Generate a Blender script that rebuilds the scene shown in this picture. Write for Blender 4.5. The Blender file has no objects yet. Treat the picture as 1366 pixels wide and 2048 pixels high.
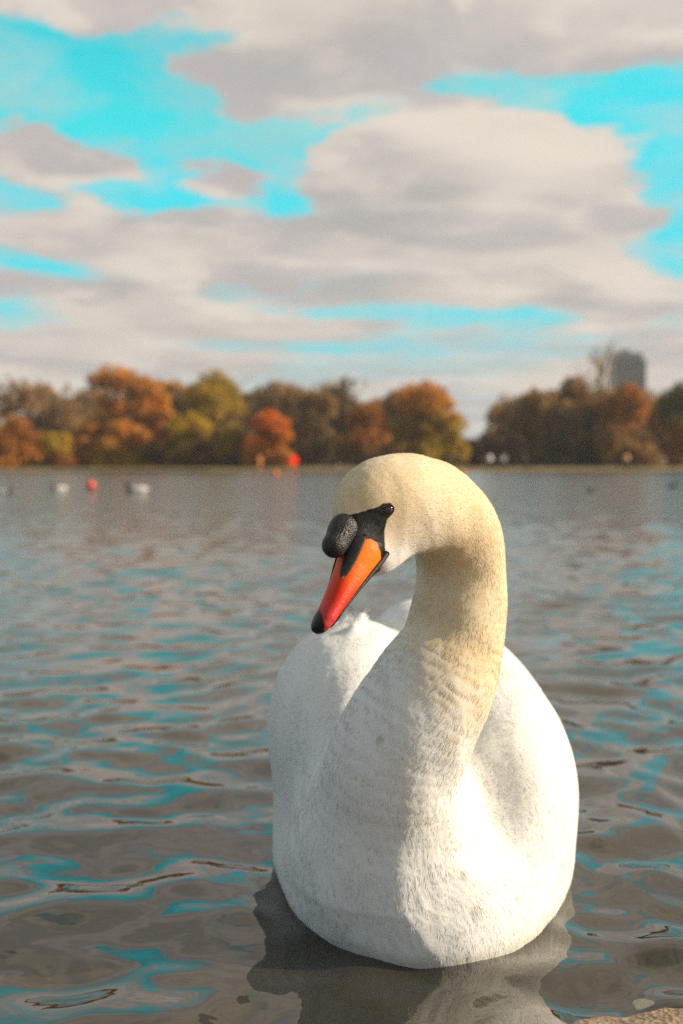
import bpy, math, random
import numpy as np
from mathutils import Vector, noise as mnoise

sc = bpy.context.scene
COL = sc.collection
R = math.radians

# ------------------------------------------------------------------ camera, sky, sun, exposure
FPX, W2, H2 = 2400.0, 683.0, 1024.0      # focal length and half frame, in photograph pixels
CAM_H = 0.48
PITCH = math.atan(91 / FPX)
cam_d = bpy.data.cameras.new('camera')
cam = bpy.data.objects.new('camera', cam_d)
COL.objects.link(cam)
cam.location = (0, 0, CAM_H)
cam.rotation_euler = (R(90) - PITCH, 0, 0)
cam_d.sensor_fit = 'VERTICAL'
cam_d.sensor_height = 36.0
cam_d.sensor_width = 24.0
cam_d.lens = FPX / 2048 * 36.0
cam_d.clip_start = 0.05
cam_d.clip_end = 6000
cam_d.dof.use_dof = True
cam_d.dof.focus_distance = 1.07
cam_d.dof.aperture_fstop = 5.0
sc.camera = cam

SUN_AZ, SUN_EL = 90.0, 24.0             # degrees clockwise from +Y, above the horizon
sd = bpy.data.lights.new('sun', 'SUN')
sd.energy = 5.0
sd.angle = R(0.6)
sd.color = (1.0, 0.86, 0.66)
sun = bpy.data.objects.new('sun', sd)
COL.objects.link(sun)
S_DIR = Vector((math.cos(R(SUN_EL)) * math.sin(R(SUN_AZ)), math.cos(R(SUN_EL)) * math.cos(R(SUN_AZ)), math.sin(R(SUN_EL))))
sun.rotation_euler = S_DIR.to_track_quat('Z', 'Y').to_euler()
sun.location = S_DIR * 20

sc.view_settings.view_transform = 'Standard'
sc.view_settings.look = 'None'
sc.view_settings.exposure = 0.38
sc.view_settings.gamma = 1.0
sc.cycles.use_denoising = False
sc.cycles.max_bounces = 8
sc.cycles.sample_clamp_indirect = 4.0
sc.cycles.use_adaptive_sampling = True
sc.cycles.adaptive_threshold = 0.015


def at(px, py, Y):
    """the point at depth Y that the photograph shows at pixel (px, py)"""
    a, b = (px - W2) / FPX, -(py - H2) / FPX
    d = Vector((a, math.cos(PITCH) + b * math.sin(PITCH), -math.sin(PITCH) + b * math.cos(PITCH)))
    p = d * (Y / d.y)
    return Vector((p.x, p.y, p.z + CAM_H))


class NT:
    """small helper to write node trees as expressions"""
    def __init__(self, tree):
        self.t = tree

    def n(self, kind, **kw):
        nd = self.t.nodes.new(kind)
        for k, v in kw.items():
            setattr(nd, k, v)
        return nd

    def put(self, sock, v):
        if isinstance(v, bpy.types.NodeSocket):
            self.t.links.new(v, sock)
        elif v is not None:
            if sock.type == 'RGBA' and len(v) == 3:
                v = (*v, 1)
            sock.default_value = v

    def m(self, op, a, b=None, c=None, clamp=False):
        nd = self.n('ShaderNodeMath', operation=op, use_clamp=clamp)
        for i, v in enumerate((a, b, c)):
            if v is not None:
                self.put(nd.inputs[i], v)
        return nd.outputs[0]

    def vm(self, op, a, b=None):
        nd = self.n('ShaderNodeVectorMath', operation=op)
        self.put(nd.inputs[0], a)
        if b is not None:
            self.put(nd.inputs[1], b)
        return nd.outputs[0]

    def noise(self, vec, scale, detail=4, rough=0.5, dist=0.0, color=False):
        nd = self.n('ShaderNodeTexNoise')
        if vec is not None:
            self.put(nd.inputs['Vector'], vec)
        nd.inputs['Scale'].default_value = scale
        nd.inputs['Detail'].default_value = detail
        nd.inputs['Roughness'].default_value = rough
        nd.inputs['Distortion'].default_value = dist
        return nd.outputs['Color' if color else 'Fac']

    def mr(self, v, a, b, c=0.0, d=1.0, smooth=True):
        nd = self.n('ShaderNodeMapRange', interpolation_type='SMOOTHSTEP' if smooth else 'LINEAR')
        for i, x in enumerate((v, a, b, c, d)):
            self.put(nd.inputs[i], x)
        return nd.outputs[0]

    def mix(self, f, a, b, mode='MIX'):
        nd = self.n('ShaderNodeMix', data_type='RGBA', blend_type=mode)
        self.put(nd.inputs[0], f)
        self.put(nd.inputs[6], a)
        self.put(nd.inputs[7], b)
        return nd.outputs[2]

    def xyz(self, x, y, z):
        nd = self.n('ShaderNodeCombineXYZ')
        for i, v in enumerate((x, y, z)):
            self.put(nd.inputs[i], v)
        return nd.outputs[0]


def make_world():
    w = bpy.data.worlds.new('World')
    sc.world = w
    w.use_nodes = True
    t = w.node_tree
    t.nodes.clear()
    N = NT(t)
    out = N.n('ShaderNodeOutputWorld')
    bg = N.n('ShaderNodeBackground')
    bg.inputs['Strength'].default_value = 0.1
    t.links.new(bg.outputs[0], out.inputs[0])
    sky = N.n('ShaderNodeTexSky', sky_type='NISHITA')
    sky.sun_disc = False
    sky.sun_elevation = R(SUN_EL)
    sky.sun_rotation = R(SUN_AZ)
    sky.dust_density = 0.4
    sky.ozone_density = 1.5
    # the clear sky is a strong teal in the photograph
    clear = N.vm('MINIMUM', N.mix(1.0, sky.outputs[0], SKY_TINT, 'MULTIPLY'), (0.95, 6.0, 6.9))
    tc = N.n('ShaderNodeTexCoord')
    sep = N.n('ShaderNodeSeparateXYZ')
    t.links.new(tc.outputs['Generated'], sep.inputs[0])
    az = N.m('MULTIPLY', N.m('ARCTAN2', sep.outputs[0], sep.outputs[1]), 57.2958)     # degrees
    el = N.m('MULTIPLY', N.m('ARCSINE', sep.outputs[2]), 57.2958)
    # cloud cells get flatter and narrower towards the horizon
    elp = N.m('MAXIMUM', el, 0.0)
    # unseen sky at the left made paler and bluer to neutralise the swan's shade
    clear = N.mix(N.mr(az, -24.0, -60.0, 0.0, 0.85), clear, (3.0, 4.9, 6.6))
    q = N.xyz(N.m('MULTIPLY', az, 0.055), N.m('MULTIPLY', N.m('LOGARITHM', N.m('ADD', elp, 4.0), 2.718), 3.2), 0.0)
    wob = N.vm('SUBTRACT', N.noise(q, 1.6, 5, 0.55, color=True), (0.5, 0.5, 0.5))
    wsep = N.n('ShaderNodeSeparateXYZ')
    t.links.new(wob, wsep.inputs[0])
    amp = N.m('ADD', N.m('MULTIPLY', elp, 0.22), 2.2)
    wob2 = N.vm('SUBTRACT', N.noise(q, 5.5, 5, 0.6, color=True), (0.5, 0.5, 0.5))
    wsep2 = N.n('ShaderNodeSeparateXYZ')
    t.links.new(wob2, wsep2.inputs[0])
    azw = N.m('ADD', az, N.m('MULTIPLY', N.m('ADD', wsep.outputs[0], N.m('MULTIPLY', wsep2.outputs[0], 0.45)), N.m('MULTIPLY', amp, 1.7)))
    elw = N.m('ADD', el, N.m('MULTIPLY', N.m('ADD', wsep.outputs[1], N.m('MULTIPLY', wsep2.outputs[1], 0.5)), N.m('MULTIPLY', amp, 0.8)))
    gen = N.noise(q, 1.1, 5, 0.55, 0.3)
    inframe = N.m('MULTIPLY', N.mr(N.m('ABSOLUTE', az), 16, 24, 1, 0), N.mr(el, 19, 25, 1, 0))
    field = N.m('MULTIPLY', N.m('SUBTRACT', gen, 0.585), N.m('SUBTRACT', 1.0, N.m('MULTIPLY', inframe, 0.55)))
    field = N.m('MULTIPLY', field, 7.0)
    field = N.m('MULTIPLY_ADD', inframe, -0.22, field)
    field = N.m('SUBTRACT', field, N.mr(el, 19, 26, 0.0, 0.40))

    def ell(px, py, rx, ry, wgt, rot=0.0):
        nonlocal field
        ca = math.degrees(math.atan((px - W2) / FPX))
        ce = math.degrees(math.atan((933 - py) / FPX))
        rx, ry = math.degrees(rx / FPX), math.degrees(ry / FPX)
        dx, dy = N.m('SUBTRACT', azw, ca), N.m('SUBTRACT', elw, ce)
        c, s = math.cos(R(rot)), math.sin(R(rot))
        u = N.m('ADD', N.m('MULTIPLY', dx, c / rx), N.m('MULTIPLY', dy, s / rx))
        v = N.m('ADD', N.m('MULTIPLY', dx, -s / ry), N.m('MULTIPLY', dy, c / ry))
        r = N.m('SQRT', N.m('ADD', N.m('MULTIPLY', u, u), N.m('MULTIPLY', v, v)))
        b = N.mr(r, 0.15, 1.45, wgt * 1.15, 0.0)
        field = N.m('ADD', field, b)

    # openings of clear sky (positive) and clouds that close them (negative)
    for a in SKY_BLOBS:
        ell(*a)
    # unseen open sky added at the left to cool the swan's shade
    field = N.m('ADD', field, N.m('MULTIPLY', N.mr(az, -30.0, -70.0, 0.0, 1.0), N.mr(el, 75, 50, 0, 1.0)))
    field = N.m('ADD', field, N.m('MULTIPLY', N.m('SUBTRACT', N.noise(q, 5.0, 5, 0.65, 0.5), 0.5), 1.1))
    cover = N.mr(field, -0.60, 0.80, 1.0, 0.0)
    veil = N.m('MULTIPLY', N.mr(N.noise(q, 2.2, 5, 0.6, 0.4), 0.40, 0.68, 0.02, 0.55), N.mr(el, 22, 8, 0.75, 1.0))
    cover = N.m('MAXIMUM', cover, veil)
    # cloud colour: warm lit tops, grey undersides in long flat bands
    q2 = N.xyz(N.m('MULTIPLY', azw, 0.05), N.m('MULTIPLY', N.m('LOGARITHM', N.m('ADD', N.m('MAXIMUM', elw, 0.0), 4.0), 2.718), 4.4), 3.7)
    bands = N.noise(q2, 1.5, 5, 0.55, 0.25)
    shade = N.mr(bands, 0.42, 0.60, 0.0, 1.0)
    soft = N.noise(q, 2.6, 4, 0.6)
    ccol = N.mix(shade, CLOUD_GREY, CLOUD_WARM)
    ccol = N.mix(N.mr(soft, 0.35, 0.7, 0.0, 0.30), ccol, CLOUD_MAUVE)
    # puffs: sides turned to the sun are brighter, the others greyer
    dn0 = N.noise(q, 2.1, 5, 0.5, 0.4)
    dn1 = N.noise(N.vm('ADD', q, (0.075, 0.10, 0.0)), 2.1, 5, 0.5, 0.4)
    emb = N.m('SUBTRACT', dn0, dn1)
    ccol = N.mix(N.mr(emb, 0.0, 0.16, 0.0, 0.7), ccol, CLOUD_LIT)
    ccol = N.mix(N.mr(emb, 0.0, -0.16, 0.0, 0.5), ccol, CLOUD_GREY)
    grey = None
    for (px, py, rx, ry, wt) in GREY_BLOBS:
        ca = math.degrees(math.atan((px - W2) / FPX))
        ce = math.degrees(math.atan((933 - py) / FPX))
        u = N.m('DIVIDE', N.m('SUBTRACT', azw, ca), math.degrees(rx / FPX))
        v = N.m('DIVIDE', N.m('SUBTRACT', elw, ce), math.degrees(ry / FPX))
        r = N.m('SQRT', N.m('ADD', N.m('MULTIPLY', u, u), N.m('MULTIPLY', v, v)))
        b = N.mr(r, 0.1, 1.5, wt, 0.0)
        grey = b if grey is None else N.m('MAXIMUM', grey, b)
    ccol = N.mix(grey, ccol, CLOUD_DARK)
    for (px, py, rx, ry, wt) in LIT_BLOBS:
        ca = math.degrees(math.atan((px - W2) / FPX))
        ce = math.degrees(math.atan((933 - py) / FPX))
        u = N.m('DIVIDE', N.m('SUBTRACT', azw, ca), math.degrees(rx / FPX))
        v = N.m('DIVIDE', N.m('SUBTRACT', elw, ce), math.degrees(ry / FPX))
        rr_ = N.m('SQRT', N.m('ADD', N.m('MULTIPLY', u, u), N.m('MULTIPLY', v, v)))
        ccol = N.mix(N.mr(rr_, 0.1, 1.5, wt, 0.0), ccol, CLOUD_LIT)
    # edges of cloud are thinner
    ccol = N.mix(N.mr(cover, 0.55, 1.0, 0.4, 0.0), ccol, CLOUD_MAUVE)
    # unseen cloud above the frame, brightened to lift water reflections and fill light
    ccol = N.mix(1.0, ccol, N.mix(N.mr(el, 20, 40, 0, 1), (1, 1, 1), (1.32, 1.29, 1.12)), 'MULTIPLY')
    colr = N.mix(cover, clear, ccol)
    # unseen sky to the sides, behind and overhead dimmed to deepen shade and water
    dim = N.m('MULTIPLY', N.mr(N.m('ABSOLUTE', az), 38, 75, 1.0, 0.82), N.mr(el, 34, 62, 1.0, 0.40))
    colr = N.vm('MULTIPLY', colr, N.xyz(N.m('MULTIPLY', dim, N.mr(dim, 0.6, 1.0, 0.90, 1.0)), dim, N.m('MULTIPLY', dim, N.mr(dim, 0.6, 1.0, 1.08, 1.0))))
    # below the horizon: dull ground light
    colr = N.mix(N.mr(el, -3.0, -0.5, 0.0, 1.0), (1.2, 1.1, 0.9), colr)
    t.links.new(colr, bg.inputs['Color'])


SKY_TINT = (0.10, 2.25, 1.62)
CLOUD_WARM = (5.7, 5.05, 4.4)
CLOUD_MAUVE = (4.9, 4.35, 4.25)
CLOUD_LIT = (6.4, 5.7, 4.95)
CLOUD_GREY = (3.95, 3.7, 3.6)
CLOUD_DARK = (3.3, 3.2, 3.1)
SKY_BLOBS = [
    (110, 165, 370, 105, 1.45, -2), (330, 120, 200, 75, 1.1, 20), (60, 250, 260, 60, 0.9), (240, 230, 200, 90, .9),
    (300, 330, 130, 110, 1.0), (480, 300, 180, 60, 0.9, 10), (330, 425, 260, 45, 1.25), (560, 375, 70, 90, 1.1),
    (60, 410, 170, 40, 0.9), (700, 262, 170, 26, 1.1, 8), (110, 540, 120, 30, 1.1),
    (1130, 212, 240, 56, 1.7, -14), (1300, 290, 170, 120, 1.7, -25), (1350, 460, 120, 150, 1.6), (1200, 505, 110, 24, 0.7),
    (450, 595, 150, 14, 0.7), (740, 630, 300, 20, 0.8), (560, 690, 260, 26, 0.7), (40, 630, 130, 20, 0.6), (1100, 640, 120, 18, 0.6),
    (40, 300, 80, 60, -1.5), (145, 345, 95, 80, -1.8), (415, 370, 75, 50, -1.7), (170, 465, 90, 50, -1.4),
    (1000, 390, 400, 150, -1.6), (700, 360, 130, 90, -1.4), (640, 90, 240, 150, -1.6), (1000, 60, 420, 110, -1.6), (1230, 600, 120, 60, -1.5),
    (400, 500, 380, 50, -1.0), (100, 15, 420, 40, -1.4),
]
LIT_BLOBS = [(1080, 330, 200, 90, 0.75), (850, 270, 150, 40, 0.7), (640, 330, 60, 50, 0.5), (320, 540, 110, 36, 0.8), (1240, 575, 90, 45, 0.7), (170, 462, 60, 36, 0.6),
             (1200, 60, 260, 70, 0.5), (130, 20, 200, 26, 0.3), (760, 520, 200, 26, 0.4), (160, 680, 260, 24, 0.5)]
GREY_BLOBS = [(750, 450, 190, 60, 0.75), (840, 400, 120, 35, 0.6), (720, 590, 240, 28, 0.7), (330, 465, 110, 24, 0.6),
              (620, 120, 190, 90, 0.45), (200, 560, 150, 30, 0.45), (1130, 600, 60, 30, 0.5), (900, 505, 200, 18, 0.4), (500, 660, 500, 20, .35), (850, 740, 500, 16, .4), (1180, 180, 180, 25, .35)]
make_world()


# ------------------------------------------------------------------ helpers
def new_mat(name):
    m = bpy.data.materials.new(name)
    m.use_nodes = True
    N = NT(m.node_tree)
    return m, N, m.node_tree.nodes['Principled BSDF']


def simple_mat(name, col, rough=0.6, var=0.15, scale=8.0, spec=0.5, bump=0.0):
    m, N, b = new_mat(name)
    tc = N.n('ShaderNodeTexCoord')
    f = N.noise(tc.outputs['Object'], scale, 4, 0.6)
    dark = tuple(c * (1 - var) for c in col)
    lite = tuple(min(1, c * (1 + var)) for c in col)
    N.put(b.inputs['Base Color'], N.mix(N.mr(f, 0.3, 0.7), dark, lite))
    b.inputs['Roughness'].default_value = rough
    b.inputs['Specular IOR Level'].default_value = spec
    if bump:
        bp = N.n('ShaderNodeBump')
        bp.inputs['Strength'].default_value = bump
        bp.inputs['Distance'].default_value = 0.01
        N.put(bp.inputs['Height'], f)
        N.put(b.inputs['Normal'], bp.outputs[0])
    return m


def mesh_obj(name, V, F, mat=None, parent=None, smooth=True):
    me = bpy.data.meshes.new(name)
    V = np.asarray(V, dtype=np.float32)
    if isinstance(F, np.ndarray):
        me.vertices.add(len(V))
        me.vertices.foreach_set('co', V.ravel())
        k = F.shape[1]
        me.loops.add(F.size)
        me.loops.foreach_set('vertex_index', F.ravel().astype(np.int32))
        me.polygons.add(len(F))
        me.polygons.foreach_set('loop_start', np.arange(0, F.size, k, dtype=np.int32))
        me.polygons.foreach_set('loop_total', np.full(len(F), k, dtype=np.int32))
        me.update(calc_edges=True)
    else:
        me.from_pydata([tuple(map(float, v)) for v in V], [], F)
        me.update()
    me.polygons.foreach_set('use_smooth', [smooth] * len(me.polygons))
    o = bpy.data.objects.new(name, me)
    if mat:
        me.materials.append(mat)
    COL.objects.link(o)
    if parent:
        o.parent = parent
        o.matrix_parent_inverse = parent.matrix_world.inverted()
    return o


def empty(name, loc, label, cat, group=None):
    o = bpy.data.objects.new(name, None)
    COL.objects.link(o)
    o.location = loc
    o.empty_display_size = 0.1
    o['label'] = label
    o['category'] = cat
    if group:
        o['group'] = group
    return o


def local(name, V, F, mat, parent, smooth=True):
    """a part whose coordinates are already in its parent's space"""
    o = mesh_obj(name, V, F, mat, None, smooth)
    o.parent = parent
    return o


def copy_tree(o, parent=None):
    c = o.copy()
    COL.objects.link(c)
    c.parent = parent
    for ch in list(o.children):
        copy_tree(ch, c)
    return c


def join(parts):
    V, F, n = [], [], 0
    for v, f in parts:
        V.append(np.asarray(v, dtype=float))
        F += [tuple(i + n for i in q) for q in f]
        n += len(v)
    return np.vstack(V), F


def tube(pts, rad, sides=8):
    pts = [Vector(p) for p in pts]
    V, F = [], []
    for i, p in enumerate(pts):
        d = (pts[min(i + 1, len(pts) - 1)] - pts[max(i - 1, 0)]).normalized()
        u = d.orthogonal().normalized() if i == 0 else (u - d * u.dot(d)).normalized()
        w = d.cross(u)
        for k in range(sides):
            a = 2 * math.pi * k / sides
            V.append(tuple(p + (u * math.cos(a) + w * math.sin(a)) * rad[i]))
    for i in range(len(pts) - 1):
        for k in range(sides):
            a, b = i * sides + k, i * sides + (k + 1) % sides
            F.append((a, b, b + sides, a + sides))
    F.append(tuple(range(sides))[::-1])
    F.append(tuple((len(pts) - 1) * sides + k for k in range(sides)))
    return V, F


def box(x0, x1, y0, y1, z0, z1):
    V = [(x, y, z) for z in (z0, z1) for y in (y0, y1) for x in (x0, x1)]
    return V, [(0, 2, 3, 1), (4, 5, 7, 6), (0, 1, 5, 4), (2, 6, 7, 3), (0, 4, 6, 2), (1, 3, 7, 5)]


def lathe(prof, n=24, cap=True):
    V, F = [], []
    for r, z in prof:
        for k in range(n):
            a = 2 * math.pi * k / n
            V.append((r * math.cos(a), r * math.sin(a), z))
    for i in range(len(prof) - 1):
        for k in range(n):
            a, b = i * n + k, i * n + (k + 1) % n
            F.append((a, b, b + n, a + n))
    if cap:
        F.append(tuple(range(n))[::-1])
        F.append(tuple((len(prof) - 1) * n + k for k in range(n)))
    return V, F


# ---- signed distance modelling, so that animals and people are one continuous surface
def sd_ell(P, c, r, rot=None):
    q = P - np.array(c)
    if rot is not None:
        q = q @ rot            # columns of rot are the ellipsoid's axes
    r = np.array(r)
    k0 = np.linalg.norm(q / r, axis=1)
    k1 = np.linalg.norm(q / (r * r), axis=1)
    return k0 * (k0 - 1.0) / np.maximum(k1, 1e-9)


def sd_cone(P, a, b, ra, rb):
    a, b = np.array(a, float), np.array(b, float)
    ab = b - a
    h = np.clip(((P - a) @ ab) / (ab @ ab), 0, 1)
    d = np.linalg.norm(P - a - h[:, None] * ab, axis=1)
    return d - (ra + (rb - ra) * h)


def smin(a, b, k):
    h = np.maximum(k - np.abs(a - b), 0) / k
    return np.minimum(a, b) - h * h * k * 0.25


def smax(a, b, k):
    return -smin(-a, -b, k)


def surface(fn, lo, hi, vox, newton=2):
    """naive surface nets over fn, evaluated only near the surface"""
    lo, hi = np.array(lo, float), np.array(hi, float)
    cs = 4
    n = (np.ceil((hi - lo) / (vox * cs)).astype(int)) * cs + 1
    cn = (n - 1) // cs + 1
    g = np.stack(np.meshgrid(*[lo[i] + np.arange(cn[i]) * vox * cs for i in range(3)], indexing='ij'), -1)
    c = fn(g.reshape(-1, 3)).reshape(cn)
    near = np.abs(c) < vox * cs * 2.6
    D = np.repeat(np.repeat(np.repeat(c, cs, 0), cs, 1), cs, 2)[:n[0], :n[1], :n[2]].copy()
    M = np.repeat(np.repeat(np.repeat(near, cs, 0), cs, 1), cs, 2)[:n[0], :n[1], :n[2]]
    M = M.copy()
    s = cs // 2
    for ax in range(3):          # the coarse node stands for the cells on both of its sides
        M |= np.roll(M, -s, ax) | np.roll(M, -cs, ax)
    idx = np.argwhere(M)
    vals = np.empty(len(idx))
    for i in range(0, len(idx), 400000):
        vals[i:i + 400000] = fn(lo + idx[i:i + 400000] * vox)
    D[tuple(idx.T)] = vals
    S = D < 0
    m = [k - 1 for k in n]
    cnt = np.zeros(m)
    acc = np.zeros((*m, 3))
    corners = [(i, j, k) for i in (0, 1) for j in (0, 1) for k in (0, 1)]

    def sub(A, o):
        return A[o[0]:o[0] + m[0], o[1]:o[1] + m[1], o[2]:o[2] + m[2]]
    allin = np.ones(m, bool)
    anyin = np.zeros(m, bool)
    for o in corners:
        allin &= sub(S, o)
        anyin |= sub(S, o)
    act = anyin & ~allin
    cells = np.argwhere(act)
    vals = np.stack([D[cells[:, 0] + o[0], cells[:, 1] + o[1], cells[:, 2] + o[2]] for o in corners], 1)
    acc = np.zeros((len(cells), 3))
    cnt = np.zeros(len(cells))
    for i, a in enumerate(corners):
        for j, b in enumerate(corners):
            if j > i and sum(abs(a[k] - b[k]) for k in range(3)) == 1:
                va, vb = vals[:, i], vals[:, j]
                x = (va < 0) != (vb < 0)
                tt = np.where(x, va / np.where(x, va - vb, 1), 0)
                acc += (np.array(a) + tt[:, None] * (np.array(b) - np.array(a))) * x[:, None]
                cnt += x
    V = lo + (cells + acc / cnt[:, None]) * vox
    ids = -np.ones(m, int)
    ids[tuple(cells.T)] = np.arange(len(cells))
    F = []
    for ax in range(3):
        a1, a2 = (ax + 1) % 3, (ax + 2) % 3
        sl0 = [slice(0, n[k] - 1) if k == ax else slice(1, n[k] - 1) for k in range(3)]
        sl1 = [slice(1, n[k]) if k == ax else slice(1, n[k] - 1) for k in range(3)]
        A, B = S[tuple(sl0)], S[tuple(sl1)]
        for flip, X in ((False, A & ~B), (True, ~A & B)):
            e = np.argwhere(X)
            if not len(e):
                continue
            for k in range(3):
                if k != ax:
                    e[:, k] += 1
            o1, o2 = np.zeros(3, int), np.zeros(3, int)
            o1[a1], o2[a2] = 1, 1
            q = [ids[tuple((e - o).T)] for o in (o1 + o2, o2, 0 * o1, o1)]
            q = np.stack(q, 1)
            if flip:
                q = q[:, ::-1]
            F.append(q)
    F = np.vstack(F)
    F = F[(F >= 0).all(1)]
    eps = vox * 0.25
    for _ in range(newton):
        d0, gr = grad(fn, V, eps)
        V = V - gr * np.clip(d0, -vox * 0.6, vox * 0.6)[:, None]
    return V, F


def grad(fn, V, eps):
    d0 = fn(V)
    gr = np.stack([fn(V + np.eye(3)[k] * eps) - fn(V - np.eye(3)[k] * eps) for k in range(3)], 1)
    gr /= np.maximum(np.linalg.norm(gr, axis=1, keepdims=True), 1e-9)
    return d0, gr


def catmull(P, n):
    P = np.asarray(P, float)
    Q = np.vstack([2 * P[0] - P[1], P, 2 * P[-1] - P[-2]])
    out = []
    for i in range(len(P) - 1):
        p0, p1, p2, p3 = Q[i:i + 4]
        for t in np.linspace(0, 1, n, endpoint=False):
            out.append(0.5 * (2 * p1 + (p2 - p0) * t + (2 * p0 - 5 * p1 + 4 * p2 - p3) * t * t + (3 * p1 - p0 - 3 * p2 + p3) * t ** 3))
    out.append(P[-1])
    return np.array(out)


# ------------------------------------------------------------------ water
def wave_height(X, Y, cell):
    rng = np.random.RandomState(5)
    h = np.zeros_like(X)
    # slow warp so that the pattern never lines up
    wx = X + 0.05 * np.sin(3.1 * Y + 1.3 * X) + 0.03 * np.sin(5.3 * X - 2.2 * Y + 1)
    wy = Y + 0.05 * np.sin(2.7 * X - 1.9 * Y + 2) + 0.03 * np.sin(4.1 * Y + 3.7 * X)
    gust = 0.75 + 0.25 * np.sin(0.9 * X + 0.6 * Y + 0.5) * np.sin(0.7 * Y - 0.5 * X + 2.2)
    for i in range(120):
        lam = 0.052 * (6.0 ** rng.rand())
        th = rng.uniform(-1.45, 1.45) + math.pi / 2 + 0.25
        k = 2 * math.pi / lam
        steep = 0.0135 * (lam / 0.2) ** 0.10
        if lam < 0.12:
            steep *= (lam / 0.12) ** 0.7
        a = steep / k
        ph = rng.rand() * 6.283
        arg = k * (math.cos(th) * wx + math.sin(th) * wy) + ph
        att = np.exp(-(cell * k / 1.6) ** 2)
        s = np.sin(arg)
        h += a * att * (s + 0.25 * s * s * 1.2)
    h *= gust * WAVE
    return h


WAVE = 1.95


def swan_rings(X, Y):
    """rings that spread from the floating body"""
    dx, dy = (X - 0.095) / 0.175, (Y - 1.53) / 0.42
    r = np.sqrt(dx * dx + dy * dy) + 1e-6
    d = (r - 1.0) * 0.30
    ang = np.arctan2(dy, dx)
    return np.where(d > 0, np.exp(-d / 0.16) * 0.0005 * np.sin(2 * math.pi * d / 0.085 + 1.3 * np.sin(2 * ang + 1)), 0)


def make_water():
    ang = np.concatenate([np.linspace(-80, -30, 160, endpoint=False), np.linspace(-30, 30, 900, endpoint=False), np.linspace(30, 80, 161)])
    rad = 0.55 * np.exp(np.arange(0, 960) * 0.0061)
    rad = np.append(rad, [rad[-1] * 1.3, rad[-1] * 1.8])
    A, RR = np.meshgrid(np.radians(ang), rad)
    X, Y = RR * np.sin(A), RR * np.cos(A)
    cell = np.maximum(RR * 0.0061, RR * 0.0012)
    Z = wave_height(X, Y, cell) + swan_rings(X, Y)
    V = np.stack([X, Y, Z], -1).reshape(-1, 3)
    nr, nc = X.shape
    i = np.arange(nr - 1)[:, None] * nc + np.arange(nc - 1)[None, :]
    F = np.stack([i, i + 1, i + nc + 1, i + nc], -1).reshape(-1, 4)[:, ::-1]
    m, N, b = new_mat('lake_water')
    tc = N.n('ShaderNodeTexCoord')
    pos = tc.outputs['Object']
    murk = N.noise(pos, 2.2, 3, 0.5)
    N.put(b.inputs['Base Color'], N.mix(N.mr(murk, 0.3, 0.7), WATER_A, WATER_B))
    b.inputs['IOR'].default_value = 1.66
    sep = N.n('ShaderNodeSeparateXYZ')
    N.put(sep.inputs[0], pos)
    # ripples finer than the mesh: small near by, whole wavelets far off
    far = N.mr(sep.outputs[1], 3.0, 14.0, 0.0, 1.0)
    sc1 = N.n('ShaderNodeMapping')
    N.put(sc1.inputs[0], pos)
    sc1.inputs['Scale'].default_value = (0.75, 1.0, 1.0)
    fine = N.noise(sc1.outputs[0], 24.0, 2, 0.5, 0.3)
    wavelet = N.noise(sc1.outputs[0], 6.0, 4, 0.55, 0.4)
    bp1 = N.n('ShaderNodeBump')
    bp1.inputs['Distance'].default_value = 0.0016
    bp1.inputs['Strength'].default_value = 0.5
    N.put(bp1.inputs['Height'], fine)
    bp2 = N.n('ShaderNodeBump')
    bp2.inputs['Distance'].default_value = 0.05
    N.put(bp2.inputs['Strength'], N.m('MULTIPLY', far, 0.34))
    N.put(bp2.inputs['Height'], wavelet)
    N.put(bp2.inputs['Normal'], bp1.outputs[0])
    N.put(b.inputs['Normal'], bp2.outputs[0])
    N.put(b.inputs['Roughness'], N.m('MULTIPLY_ADD', far, 0.12, 0.012))
    o = mesh_obj('water', V, F, m)
    o['kind'] = 'structure'
    return o


WATER_A = (0.026, 0.020, 0.011)
WATER_B = (0.040, 0.031, 0.018)
make_water()


# ------------------------------------------------------------------ banks
def heightfield(name, x0, x1, y0, y1, nx, ny, fn, mat):
    X, Y = np.meshgrid(np.linspace(x0, x1, nx), np.linspace(y0, y1, ny))
    Z = fn(X, Y)
    V = np.stack([X, Y, Z], -1).reshape(-1, 3)
    i = np.arange(ny - 1)[:, None] * nx + np.arange(nx - 1)[None, :]
    F = np.stack([i, i + 1, i + nx + 1, i + nx], -1).reshape(-1, 4)
    o = mesh_obj(name, V, F, mat)
    o['kind'] = 'structure'
    return o


SHORE_Y = 128.0


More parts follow.
